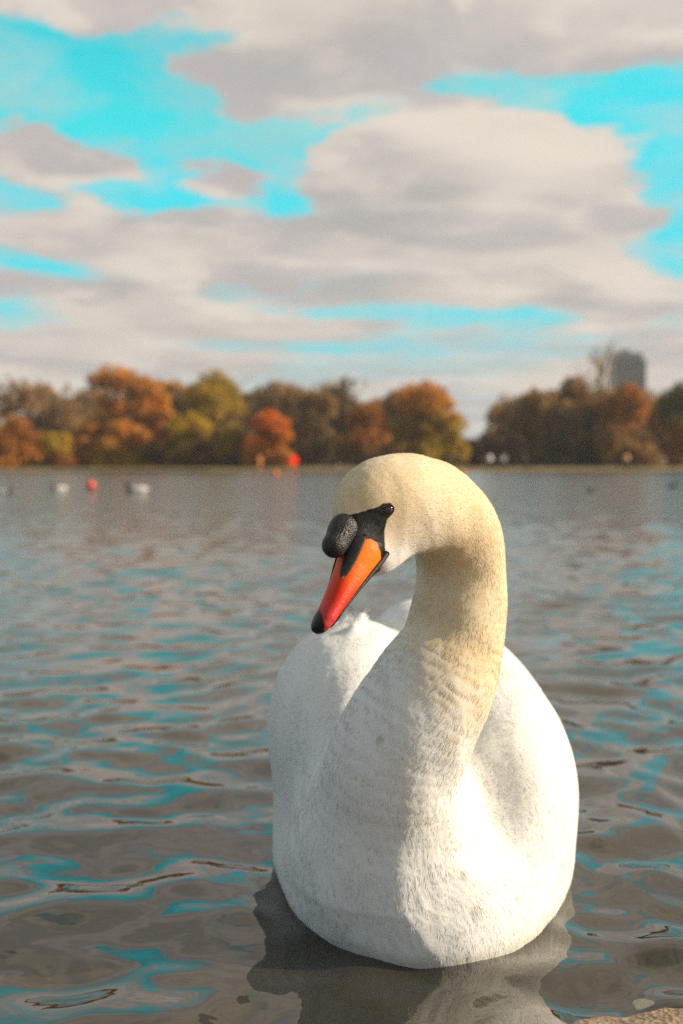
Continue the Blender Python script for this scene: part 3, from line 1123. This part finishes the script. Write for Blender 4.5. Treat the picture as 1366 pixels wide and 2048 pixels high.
    be.inputs['Roughness'].default_value = 0.12
    be.inputs['Coat Weight'].default_value = 1.0
    mr_, N, br = new_mat('eyelid_red')
    tc = N.n('ShaderNodeTexCoord')
    N.put(br.inputs['Base Color'], N.mix(N.noise(tc.outputs['Object'], 300), (0.07, 0.012, 0.008), (0.012, 0.010, 0.010)))
    br.inputs['Roughness'].default_value = 0.35
    p, g = k['snap'](P(775, 1019, 1.055))
    for sgn in (1, -1):
        if sgn < 0:
            sdist = (p - k['mid']) @ Lv
            p = p - 2 * sdist * Lv
            p, g = k['snap'](p)
        c = p - g * 0.0033
        e1 = P(768, 1030, 1.05) - P(783, 1010, 1.05)
        e1 -= g * (e1 @ g)
        e1 /= np.linalg.norm(e1)
        e2 = np.cross(g, e1)
        VV, FF = lathe([(0.0048 * math.sin(a) + 1e-5, 0.0048 * math.cos(a)) for a in np.linspace(math.pi, 0, 15)], 20)
        VV = np.array(VV)
        VV = c + VV[:, :1] * e1 * 1.12 + VV[:, 1:2] * e2 * 0.92 + VV[:, 2:] * g
        e = local('eye', VV - off, FF, me_, root)
        T, TF = [], []
        for i in range(28):
            a = 2 * math.pi * i / 28
            q = c + g * 0.0026 + e1 * (0.0052 * math.cos(a)) + e2 * (0.0040 * math.sin(a))
            T.append(q)
        T.append(T[0])
        tv, tf = tube(T, [0.0007] * 29, 8)
        local('eyelid', np.array(tv) - off, tf, mr_, e)


sw_root, sw_off, sw_k = build_swan()
build_bill(sw_root, sw_off, sw_k)


# ------------------------------------------------------------------ far shore: trees
def leaf_mat(name, c1, c2, c3):
    m, N, b = new_mat(name)
    tc = N.n('ShaderNodeTexCoord')
    f = N.noise(tc.outputs['Object'], 0.45, 4, 0.6)
    g = N.noise(tc.outputs['Object'], 2.0, 3, 0.6)
    c = N.mix(N.mr(f, 0.38, 0.62), c1, c2)
    c = N.mix(N.mr(g, 0.5, 0.75, 0, 0.8), c, c3)
    N.put(b.inputs['Base Color'], c)
    b.inputs['Roughness'].default_value = 0.75
    b.inputs['Specular IOR Level'].default_value = 0.2
    tl = N.n('ShaderNodeBsdfTranslucent')
    N.put(tl.inputs['Color'], c)
    ms = N.n('ShaderNodeMixShader')
    ms.inputs[0].default_value = 0.42
    outn = [x for x in m.node_tree.nodes if x.type == 'OUTPUT_MATERIAL'][0]
    N.put(ms.inputs[1], b.outputs[0])
    N.put(ms.inputs[2], tl.outputs[0])
    N.put(outn.inputs[0], ms.outputs[0])
    return m


LEAF = {
    'orange': leaf_mat('leaf_orange', (0.70, 0.32, 0.045), (0.52, 0.22, 0.035), (0.74, 0.42, 0.06)),
    'bright': leaf_mat('leaf_bright_orange', (0.80, 0.26, 0.02), (0.64, 0.19, 0.02), (0.80, 0.36, 0.03)),
    'rust': leaf_mat('leaf_rust', (0.52, 0.22, 0.040), (0.40, 0.16, 0.035), (0.58, 0.30, 0.05)),
    'brown': leaf_mat('leaf_brown', (0.40, 0.23, 0.080), (0.28, 0.16, 0.060), (0.48, 0.27, 0.07)),
    'dark': leaf_mat('leaf_dark_brown', (0.23, 0.145, 0.070), (0.15, 0.105, 0.055), (0.33, 0.18, 0.06)),
    'olive': leaf_mat('leaf_olive', (0.54, 0.36, 0.040), (0.34, 0.24, 0.035), (0.64, 0.42, 0.05)),
    'yellow': leaf_mat('leaf_yellow', (0.66, 0.46, 0.03), (0.48, 0.30, 0.03), (0.72, 0.52, 0.05)),
    'green': leaf_mat('leaf_green', (0.18, 0.18, 0.05), (0.12, 0.13, 0.04), (0.28, 0.22, 0.05)),
    'tan': leaf_mat('leaf_tan', (0.46, 0.30, 0.14), (0.34, 0.20, 0.09), (0.50, 0.27, 0.08)),
}
BARK = simple_mat('bark', (0.12, 0.085, 0.055), 0.9, 0.3, 6)
PALE_BARK = simple_mat('pale_bark', (0.30, 0.21, 0.12), 0.9, 0.2, 4)


def make_tree(px, top, wpx, kind, Y, label, dens=1.0, seed=1, base_py=938, bare=False, mixkind=None, shape='round'):
    rng = np.random.RandomState(seed)
    rn = random.Random(seed)
    b = at(px, 936, Y)
    gz = 0.10 + 0.42 * min(1, max(0, (Y - SHORE_Y) / 70))
    Ht = at(px, top, Y).z - gz
    Wd = wpx / FPX * Y
    root = empty('tree', (b.x, Y, gz - 0.05), label, 'tree', 'autumn trees along the far shore')
    # trunk and limbs
    parts = []
    th = Ht * (0.32 if not bare else 0.45)
    lean = rn.uniform(-0.03, 0.03) * Ht
    tr = 0.022 * Ht
    parts.append(tube([(0, 0, -0.2), (lean * .3, 0, th * .5), (lean, 0, th), (lean * 1.4, 0.1, Ht * 0.62), (lean * 1.6, 0, Ht * 0.9)],
                      [tr * 1.25, tr, tr * .8, tr * .45, tr * .12], 8))
    tips = []
    nl = 16 if bare else 10
    for i in range(nl):
        z0 = rn.uniform(0.22, 0.62) * Ht
        a = rn.uniform(0, 6.28)
        ln = rn.uniform(0.30, 0.48) * Wd
        rise = rn.uniform(0.16, 0.42) * Ht * (1 if not bare else 1.2)
        p0 = Vector((lean, 0, z0))
        p1 = p0 + Vector((math.cos(a) * ln * .5, math.sin(a) * ln * .5, rise * .45))
        p2 = p0 + Vector((math.cos(a) * ln, math.sin(a) * ln, rise))
        p2.z = min(p2.z, Ht * 0.97)
        parts.append(tube([p0, p1, p2], [tr * .42, tr * .28, tr * .08], 6))
        tips.append(p2)
        for j in range(5 if bare else 3):
            q0 = p0.lerp(p2, rn.uniform(.35, .9))
            q1 = q0 + Vector((rn.uniform(-1, 1), rn.uniform(-1, 1), rn.uniform(.3, 1.4))) * (0.10 * Ht)
            q1.z = min(q1.z, Ht)
            parts.append(tube([q0, q0.lerp(q1, .5) + Vector((0, 0, .1)), q1], [tr * .16, tr * .1, tr * .04], 5))
            if bare:
                for r_ in range(4):
                    q2 = q0.lerp(q1, rn.uniform(.3, 1)) 
                    q3 = q2 + Vector((rn.uniform(-1, 1), rn.uniform(-1, 1), rn.uniform(.2, 1.2))) * (0.06 * Ht)
                    q3.z = min(q3.z, Ht)
                    parts.append(tube([q2, q3], [tr * .08, tr * .03], 4))
    V, F = join(parts)
    local('trunk', V, F, PALE_BARK if bare else BARK, root)
    # crown: leaf clumps through the volume of several uneven lobes
    lobes = []
    nlb = 22 if not bare else 8
    for i in range(nlb):
        t = rn.random()
        if shape == 'cone':
            zc, wr = 0.18 + 0.72 * t, (1 - 0.75 * t)
        else:
            zc = 0.06 + 0.80 * t
            wr = math.sin(math.pi * (0.14 + 0.62 * (1 - t))) ** 0.5
        a = rn.uniform(0, 6.28)
        rad = rn.uniform(0.0, 0.42) * Wd * wr
        sz = rn.uniform(0.17, 0.27) * Wd
        sz = min(sz, Ht * 0.24)
        zz = min(zc * Ht, Ht - sz * 0.8)
        lobes.append(((math.cos(a) * rad, math.sin(a) * rad, zz), sz, sz * rn.uniform(.7, 1.0)))
    lobes.append(((lean * .5, 0, Ht - 0.16 * Ht), Wd * .20, Ht * .16))
    n = int(5600 * dens)
    ls = 0.36 * (0.6 + 0.5 * Wd / 9)
    pts = []
    wts = np.array([l[1] ** 2 for l in lobes])
    wts /= wts.sum()
    ch = rng.choice(len(lobes), n, p=wts)
    d = rng.normal(size=(n, 3))
    d /= np.linalg.norm(d, axis=1, keepdims=True)
    rad = rng.rand(n) ** 0.45
    cen = np.array([lobes[i][0] for i in ch]) + d * rad[:, None] * np.array([(lobes[i][1], lobes[i][1], lobes[i][2]) for i in ch])
    # gaps
    gap = np.array([mnoise.noise(Vector(c) * (3.2 / max(2.0, Wd * .5))) for c in cen])
    keep = gap > (-0.45 if dens >= 0.8 else -0.08)
    cen = cen[keep]
    n = len(cen)
    cen[:, 2] = np.maximum(cen[:, 2], 0.25)
    a1 = rng.normal(size=(n, 3))
    a1 /= np.linalg.norm(a1, axis=1, keepdims=True)
    a2 = np.cross(a1, rng.normal(size=(n, 3)))
    a2 /= np.linalg.norm(a2, axis=1, keepdims=True)
    sz = ls * (0.5 + rng.rand(n))[:, None]
    Q = np.stack([cen - a1 * sz, cen - a2 * sz * .6, cen + a1 * sz, cen + a2 * sz * .6], 1).reshape(-1, 3)
    FQ = np.arange(n * 4).reshape(-1, 4)
    cr = local('crown', Q, FQ, LEAF[kind], root, smooth=False)
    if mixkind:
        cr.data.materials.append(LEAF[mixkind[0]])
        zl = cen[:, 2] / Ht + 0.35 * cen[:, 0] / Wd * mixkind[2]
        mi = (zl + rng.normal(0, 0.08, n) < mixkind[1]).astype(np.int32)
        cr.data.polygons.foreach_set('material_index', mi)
    return root


KN = {'orange': 'orange brown', 'bright': 'bright orange', 'rust': 'rust red', 'brown': 'brown', 'dark': 'dark brown', 'olive': 'olive green',
      'yellow': 'yellow', 'green': 'dull green', 'tan': 'pale tan'}
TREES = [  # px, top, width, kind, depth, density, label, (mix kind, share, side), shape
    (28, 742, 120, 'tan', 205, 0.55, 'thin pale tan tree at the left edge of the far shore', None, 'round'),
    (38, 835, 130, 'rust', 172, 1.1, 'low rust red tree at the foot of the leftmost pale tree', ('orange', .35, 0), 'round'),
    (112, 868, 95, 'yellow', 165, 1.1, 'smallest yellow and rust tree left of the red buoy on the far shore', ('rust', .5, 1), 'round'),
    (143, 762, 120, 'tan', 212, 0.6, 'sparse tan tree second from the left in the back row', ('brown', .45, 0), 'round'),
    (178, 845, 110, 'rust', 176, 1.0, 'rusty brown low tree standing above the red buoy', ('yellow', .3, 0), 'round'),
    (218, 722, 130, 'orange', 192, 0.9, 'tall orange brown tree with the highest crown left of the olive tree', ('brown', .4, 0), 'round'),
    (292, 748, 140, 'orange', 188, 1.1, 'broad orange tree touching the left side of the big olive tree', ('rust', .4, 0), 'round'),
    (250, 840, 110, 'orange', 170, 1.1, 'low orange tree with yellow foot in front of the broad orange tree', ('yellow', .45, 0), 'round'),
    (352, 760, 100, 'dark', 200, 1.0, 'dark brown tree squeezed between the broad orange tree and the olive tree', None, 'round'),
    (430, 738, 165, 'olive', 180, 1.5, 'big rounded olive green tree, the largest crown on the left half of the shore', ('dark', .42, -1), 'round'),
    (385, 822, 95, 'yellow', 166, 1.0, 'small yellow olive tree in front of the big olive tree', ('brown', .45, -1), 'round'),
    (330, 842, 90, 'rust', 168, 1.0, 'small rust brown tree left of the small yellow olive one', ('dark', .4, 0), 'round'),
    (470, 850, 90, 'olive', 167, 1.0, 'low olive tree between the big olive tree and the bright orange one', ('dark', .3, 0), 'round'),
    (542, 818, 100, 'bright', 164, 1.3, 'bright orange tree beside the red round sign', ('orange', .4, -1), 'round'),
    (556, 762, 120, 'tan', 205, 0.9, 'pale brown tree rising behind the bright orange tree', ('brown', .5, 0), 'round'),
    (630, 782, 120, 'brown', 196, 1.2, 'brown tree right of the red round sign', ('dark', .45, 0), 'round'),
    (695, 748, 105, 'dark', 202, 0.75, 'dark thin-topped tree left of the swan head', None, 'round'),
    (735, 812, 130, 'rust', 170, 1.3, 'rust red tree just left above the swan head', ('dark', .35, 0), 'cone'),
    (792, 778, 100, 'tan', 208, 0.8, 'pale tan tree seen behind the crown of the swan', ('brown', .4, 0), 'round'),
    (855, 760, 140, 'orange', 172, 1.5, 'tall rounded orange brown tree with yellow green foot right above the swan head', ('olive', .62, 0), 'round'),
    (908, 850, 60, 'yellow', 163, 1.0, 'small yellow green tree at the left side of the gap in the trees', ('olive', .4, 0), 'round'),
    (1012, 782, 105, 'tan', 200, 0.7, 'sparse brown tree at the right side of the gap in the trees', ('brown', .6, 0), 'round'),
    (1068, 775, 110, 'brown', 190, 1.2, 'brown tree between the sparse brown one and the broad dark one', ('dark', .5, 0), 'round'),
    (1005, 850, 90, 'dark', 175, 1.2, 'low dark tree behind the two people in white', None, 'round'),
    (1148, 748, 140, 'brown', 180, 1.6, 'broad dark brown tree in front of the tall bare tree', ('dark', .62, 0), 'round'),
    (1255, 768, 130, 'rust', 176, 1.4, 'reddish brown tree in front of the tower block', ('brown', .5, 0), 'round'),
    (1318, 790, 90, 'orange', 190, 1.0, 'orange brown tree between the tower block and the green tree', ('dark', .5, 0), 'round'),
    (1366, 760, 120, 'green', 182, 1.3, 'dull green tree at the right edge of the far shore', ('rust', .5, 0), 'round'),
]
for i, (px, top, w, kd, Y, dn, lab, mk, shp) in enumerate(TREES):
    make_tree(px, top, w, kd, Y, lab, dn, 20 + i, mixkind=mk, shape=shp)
BACK = [(88, 772, 'tan', 'between the two thin tan trees near the left edge'), (182, 785, 'brown', 'left of the tallest orange brown tree'),
        (338, 762, 'orange', 'left of the big olive tree'), (500, 790, 'tan', 'filling the notch right of the big olive tree'),
        (598, 785, 'brown', 'above the red round sign'), (662, 768, 'tan', 'left of the dark thin-topped tree'), (765, 800, 'rust', 'behind the rust red tree by the swan head'),
        (818, 785, 'brown', 'left of the tall rounded orange brown tree'), (1042, 798, 'tan', 'near the right side of the gap'),
        (1104, 785, 'brown', 'left of the broad dark brown tree'), (1205, 782, 'brown', 'at the foot of the tall bare tree'), (1296, 792, 'tan', 'just right of the tower block')]
for i, (px, top, kd, where) in enumerate(BACK):
    make_tree(px, top - 8, 150, kd, 228, 'hazy %s back row tree %s' % (KN[kd], where), 0.9, 400 + i)
bt = make_tree(1188, 672, 100, 'tan', 186, 'tall bare tree with pale branches left of the tower block', 0.06, 77, bare=True)
# low dark growth that closes the foot of the tree line, each bush its own
rnb = random.Random(4)
for i in range(34):
    px = -60 + i * 45 + rnb.uniform(-10, 10)
    top = rnb.uniform(850, 882)
    side = rnb.choice(['dark', 'brown', 'dark', 'dark'])
    if 925 < px < 985:
        top = 878
    o = make_tree(px, top, rnb.uniform(95, 120), side, 215, 'low %s undergrowth bush behind the front trees of the far shore' % KN[side], 0.8, 200 + i)
    o.name = 'bush'
    o['category'] = 'bush'
    o['group'] = 'dark bushes behind the far trees'


# ------------------------------------------------------------------ tower block
def make_tower():
    Y = 620
    c = at(1260, 933, Y)
    x0, x1 = at(1229, 933, Y).x - c.x, at(1291, 933, Y).x - c.x
    ztop = at(1260, 722, Y).z
    root = empty('tower_block', (c.x, Y, 0.4), 'dark grey glass tower block rising behind the right hand trees', 'building')
    wall = simple_mat('tower_cladding', (0.075, 0.085, 0.10), 0.5, 0.1, 0.1)
    glass = simple_mat('tower_glass', (0.03, 0.04, 0.055), 0.15, 0.2, 0.1)
    conc = simple_mat('tower_top', (0.17, 0.16, 0.145), 0.7, 0.15, 0.2)
    local('wall', *box(x0, x1, 0, 15, 0, ztop), wall, root, False)
    nfl = int(ztop / 3.4)
    for i in range(3, nfl):
        z = i * 3.4
        parts = []
        for j in range(5):
            a = x0 + 0.5 + j * (x1 - x0 - 0.6) / 5
            parts.append(box(a, a + (x1 - x0 - 0.6) / 5 - 0.5, -0.12, 0.0, z + 0.9, z + 2.9))
        V, F = join(parts)
        local('window', V, F, glass, root, False)
    xt0, xt1 = x0 + 1.0, x1 - 1.5
    zt = at(1260, 706, Y).z
    local('roof_plant', *join([box(xt0, xt1, 2, 13, ztop, zt), box(xt0 + 3, xt0 + 7, 3, 9, zt, zt + 1.6)]), conc, root, False)
    local('parapet', *box(x0 - 0.3, x1 + 0.3, -0.3, 15.3, ztop - 0.6, ztop + 0.5), wall, root, False)


make_tower()


# ------------------------------------------------------------------ people on the far bank
SKIN = simple_mat('skin', (0.42, 0.24, 0.16), 0.55, 0.1, 20)
HAIR = simple_mat('hair', (0.03, 0.02, 0.015), 0.7, 0.2, 30)
CLOTH = {
    'white': simple_mat('cloth_white', (0.86, 0.82, 0.78), 0.8, 0.05, 10),
    'peach': simple_mat('cloth_orange', (0.85, 0.42, 0.22), 0.8, 0.08, 10),
    'orange': simple_mat('cloth_rust', (0.62, 0.24, 0.07), 0.8, 0.1, 10),
    'pale': simple_mat('cloth_pale', (0.62, 0.40, 0.26), 0.8, 0.1, 10),
    'dark': simple_mat('cloth_dark', (0.02, 0.022, 0.03), 0.85, 0.1, 10),
    'navy': simple_mat('cloth_navy', (0.035, 0.045, 0.075), 0.85, 0.1, 10),
}


def person_shapes():
    J = dict(hip=(0, 0, .92), che=(0, 0.01, 1.30), nek=(0, 0, 1.47), hed=(0, -.01, 1.62))
    arm = [((.17 * s, 0, 1.40), (.23 * s, .02, 1.13), (.22 * s, -.08, .90), (.21 * s, -.11, .80)) for s in (-1, 1)]
    leg = [((.09 * s, 0, .90), (.10 * s, -.03 * s, .50), (.10 * s, .02 * s, .08)) for s in (-1, 1)]

    def body(p):
        d = sd_ell(p, J['hed'], (.075, .095, .115))
        d = smin(d, sd_ell(p, (0, -.105, 1.60), (.014, .022, .022)), .02)
        for s in (-1, 1):
            d = smin(d, sd_ell(p, (.078 * s, 0, 1.61), (.012, .02, .03)), .01)
        d = smin(d, sd_cone(p, J['nek'], (0, 0, 1.56), .055, .05), .03)
        d = smin(d, sd_ell(p, (0, 0, 1.25), (.17, .10, .26)), .05)
        d = smin(d, sd_ell(p, (0, 0, .95), (.16, .11, .14)), .08)
        for a, b, c, e in arm:
            d = smin(d, sd_cone(p, a, b, .05, .04), .04)
            d = smin(d, sd_cone(p, b, c, .04, .028), .02)
            d = smin(d, sd_cone(p, c, e, .03, .034), .02)
            for f in range(4):
                o = np.array((0, -.022 + .015 * f, 0))
                d = smin(d, sd_cone(p, np.array(e) + o, np.array(e) + o + (0, -.01, -.07), .009, .007), .006)
            d = smin(d, sd_cone(p, np.array(e) + (0, -.02, .02), np.array(e) + (0, -.055, -.025), .011, .009), .008)
        for a, b, c in leg:
            d = smin(d, sd_cone(p, a, b, .085, .058), .05)
            d = smin(d, sd_cone(p, b, c, .056, .038), .03)
            d = smin(d, sd_cone(p, c, np.array(c) + (0, -.15, -.035), .042, .035), .03)
        return d

    def jacket(p):
        d = sd_ell(p, (0, 0, 1.22), (.205, .135, .30))
        d = smin(d, sd_cone(p, (-.15, 0, 1.40), (.15, 0, 1.40), .075, .075), .06)
        for a, b, c, e in arm:
            d = smin(d, sd_cone(p, a, b, .068, .058), .05)
            d = smin(d, sd_cone(p, b, c, .058, .046), .03)
        return smax(d, p[:, 2] - 1.50, .02)

    def trousers(p):
        d = sd_ell(p, (0, 0, .93), (.175, .125, .13))
        for a, b, c in leg:
            d = smin(d, sd_cone(p, a, b, .10, .075), .05)
            d = smin(d, sd_cone(p, b, c, .072, .060), .03)
        return smax(d, .09 - p[:, 2], .01)

    def hair(p):
        d = sd_ell(p, (0, .015, 1.65), (.088, .10, .10))
        return smax(d, (1.60 - p[:, 2]) - 1.2 * p[:, 1], .02)
    lo, hi = (-.36, -.3, -.02), (.36, .25, 1.8)
    return [('body', surface(body, lo, hi, .014), 'skin'), ('jacket', surface(jacket, lo, hi, .02), 'top'),
            ('trousers', surface(trousers, lo, hi, .02), 'legs'), ('hair', surface(hair, lo, hi, .014), 'hair')]


PS = person_shapes()
PM = {}


def ground_z(y):
    return 0.10 + 0.42 * min(1, max(0, (y - SHORE_Y) / 70))


def make_person(px, Y, top, legs, scale, rz, label):
    x = at(px, 933, Y).x
    root = empty('person', (x, Y, ground_z(Y) - 0.005), label, 'person', 'people on the far bank')
    root.scale = (scale,) * 3
    root.rotation_euler.z = rz
    for nm, (V, F), slot in PS:
        mat = {'skin': SKIN, 'hair': HAIR, 'top': CLOTH[top], 'legs': CLOTH[legs]}[slot]
        local(nm, V, F, mat, root)


make_person(980, 130.5, 'white', 'dark', 1.05, 0.5, 'left one of the two people in white jackets on the far bank')
make_person(1007, 131.5, 'white', 'dark', 1.0, -0.4, 'right one of the two people in white jackets on the far bank')
make_person(1253, 131, 'peach', 'dark', 1.08, 0.2, 'person in orange jacket standing on the far bank below the tower block')
make_person(1327, 130.5, 'pale', 'pale', 0.92, 2.6, 'person in pale tan clothes at the right end of the far bank')
make_person(520, 130, 'orange', 'orange', 1.0, 0.8, 'person in rust orange clothes standing before the bright orange tree')
make_person(905, 131, 'navy', 'dark', 1.0, 1.4, 'person in navy jacket on the far bank right behind the swan crown')
make_person(1050, 131, 'navy', 'dark', 0.98, 0.1, 'person in dark clothes on the far bank right of the white pair')


# round red sign on the bank
def make_sign():
    Y = 129.6
    c = at(588, 921, Y)
    g = ground_z(Y)
    root = empty('round_sign', (c.x, Y, g - 0.02), 'round bright red sign on a post at the far waterside beside the bright orange tree', 'sign')
    root.rotation_euler.z = R(48)
    red = simple_mat('sign_red', (0.95, 0.022, 0.004), 0.8, 0.03, 3, 0.1)
    post = simple_mat('sign_post', (0.10, 0.09, 0.08), 0.5, 0.1, 10)
    z = c.z - g
    V, F = lathe([(.001, -.03), (.52, -.03), (.55, -.015), (.55, .015), (.52, .03), (.001, .03)], 32)
    V = np.array(V)[:, [0, 2, 1]] * (1, -1, 1.0) + (0, 0, z)
    local('sign_disc', V, F, red, root)
    local('post', *tube([(0, .06, 0), (0, .06, z)], [.035, .035], 10), post, root)


make_sign()


# ------------------------------------------------------------------ buoys
BUOY = simple_mat('buoy_red', (0.85, 0.10, 0.05), 0.4, 0.05, 6)
BUOY_O = simple_mat('buoy_orange', (0.85, 0.20, 0.06), 0.4, 0.05, 6)
BUOY_D = simple_mat('buoy_fitting', (0.10, 0.08, 0.07), 0.6, 0.1, 20)


def make_buoy(px, wl, r_px, mat, label, post):
    Y = CAM_H * FPX / (wl - 933)
    x = at(px, 933, Y).x
    r = r_px / FPX * Y
    root = empty('buoy', (x, Y, 0), label, 'buoy', 'buoys on the lake')
    prof = [(r * math.sin(a) + 1e-4, r * 0.98 - r * math.cos(a) * 0.98 - r * (0.25 if not post else -0.25)) for a in np.linspace(0, math.pi, 18)]
    local('float', *lathe(prof, 28), mat, root)
    zt = prof[-1][1]
    local('mooring_eye', *lathe([(r * .22, zt - r * .05), (r * .22, zt + r * .12), (r * .1, zt + r * .16), (.0005, zt + r * .16)], 14), BUOY_D, root)
    if post:
        local('stem', *tube([(r * .2, 0, -.3), (r * .12, 0, r * 0.5)], [r * .28, r * .28], 10), BUOY_D, root)


make_buoy(181, 982, 9.5, BUOY, 'round red buoy floating on the lake near the left, nearest of the buoys', True)
make_buoy(551, 951, 6.0, BUOY_O, 'small orange buoy close under the far bank near the red round sign', False)
make_buoy(924, 950, 6.0, BUOY_O, 'small orange buoy just right of the swan neck close under the far bank', False)


# ------------------------------------------------------------------ water birds
def bird_shapes():
    def body(p):
        d = sd_ell(p, (0, 0, .045), (.085, .21, .085))
        d = smin(d, sd_cone(p, (0, .14, .08), (0, .27, .10), .05, .012), .05)
        d = smin(d, sd_cone(p, (0, -.15, .08), (0, -.19, .19), .048, .032), .04)
        d = smin(d, sd_ell(p, (0, -.205, .215), (.033, .046, .036)), .02)
        for s in (-1, 1):
            d = smin(d, sd_ell(p, (.05 * s, .04, .075), (.045, .17, .055)), .012)
        return d

    def beak(p):
        d = sd_cone(p, (0, -.24, .21), (0, -.285, .20), .014, .009)
        return d
    return surface(body, (-.13, -.3, -.06), (.13, .32, .28), .008), surface(beak, (-.03, -.32, .17), (.03, -.2, .24), .004)


BS = bird_shapes()
B_W = simple_mat('bird_white', (0.80, 0.76, 0.70), 0.8, 0.08, 14)
B_G = simple_mat('bird_grey', (0.10, 0.105, 0.10), 0.8, 0.3, 14)
B_BEAK = simple_mat('bird_beak', (0.5, 0.22, 0.04), 0.5, 0.1, 14)


def bird_mat(split):
    m, N, b = new_mat('duck_plumage')
    tc = N.n('ShaderNodeTexCoord')
    sp = N.n('ShaderNodeSeparateXYZ')
    N.put(sp.inputs[0], tc.outputs['Object'])
    f = N.mr(sp.outputs[1], split - .02, split + .02)
    N.put(b.inputs['Base Color'], N.mix(f, (0.05, 0.055, 0.05), (0.78, 0.74, 0.68)))
    b.inputs['Roughness'].default_value = 0.8
    return m


B_MIX = bird_mat(-0.10)


def make_bird(px, wl, mat, s, rz, label):
    Y = CAM_H * FPX / (wl - 933)
    x = at(px, 933, Y).x
    root = empty('water_bird', (x, Y, 0.0), label, 'bird', 'birds on the lake')
    root.scale = (s,) * 3
    root.rotation_euler.z = rz
    local('body', *BS[0], mat, root)
    local('beak', *BS[1], B_BEAK, root)


make_bird(272, 985, B_MIX, 0.85, -1.45, 'white bodied duck with dark head swimming to the right of the red buoy')
make_bird(117, 981, B_MIX, 0.62, -1.2, 'small white and dark duck swimming left of the red buoy')
make_bird(8, 989, B_MIX, 0.60, 1.5, 'white and dark duck cut by the left edge of the picture')
make_bird(1180, 984, B_G, 0.42, 0.4, 'small grey water bird on the right side of the lake')
make_bird(1346, 975, B_G, 0.55, 0.9, 'dark water bird near the right edge of the lake')


# ------------------------------------------------------------------ air
def make_haze():
    V, F = box(-960, 960, -60, 960, -1.6, 78)
    m = bpy.data.materials.new('haze_air')
    m.use_nodes = True
    t = m.node_tree
    t.nodes.clear()
    o = t.nodes.new('ShaderNodeOutputMaterial')
    v = t.nodes.new('ShaderNodeVolumePrincipled')
    v.inputs['Color'].default_value = (0.92, 0.93, 0.95, 1)
    v.inputs['Density'].default_value = HAZE
    v.inputs['Anisotropy'].default_value = 0.2
    t.links.new(v.outputs[0], o.inputs['Volume'])
    h = mesh_obj('haze', V, F, m, smooth=False)
    h['kind'] = 'stuff'


HAZE = 0.00028
make_haze()
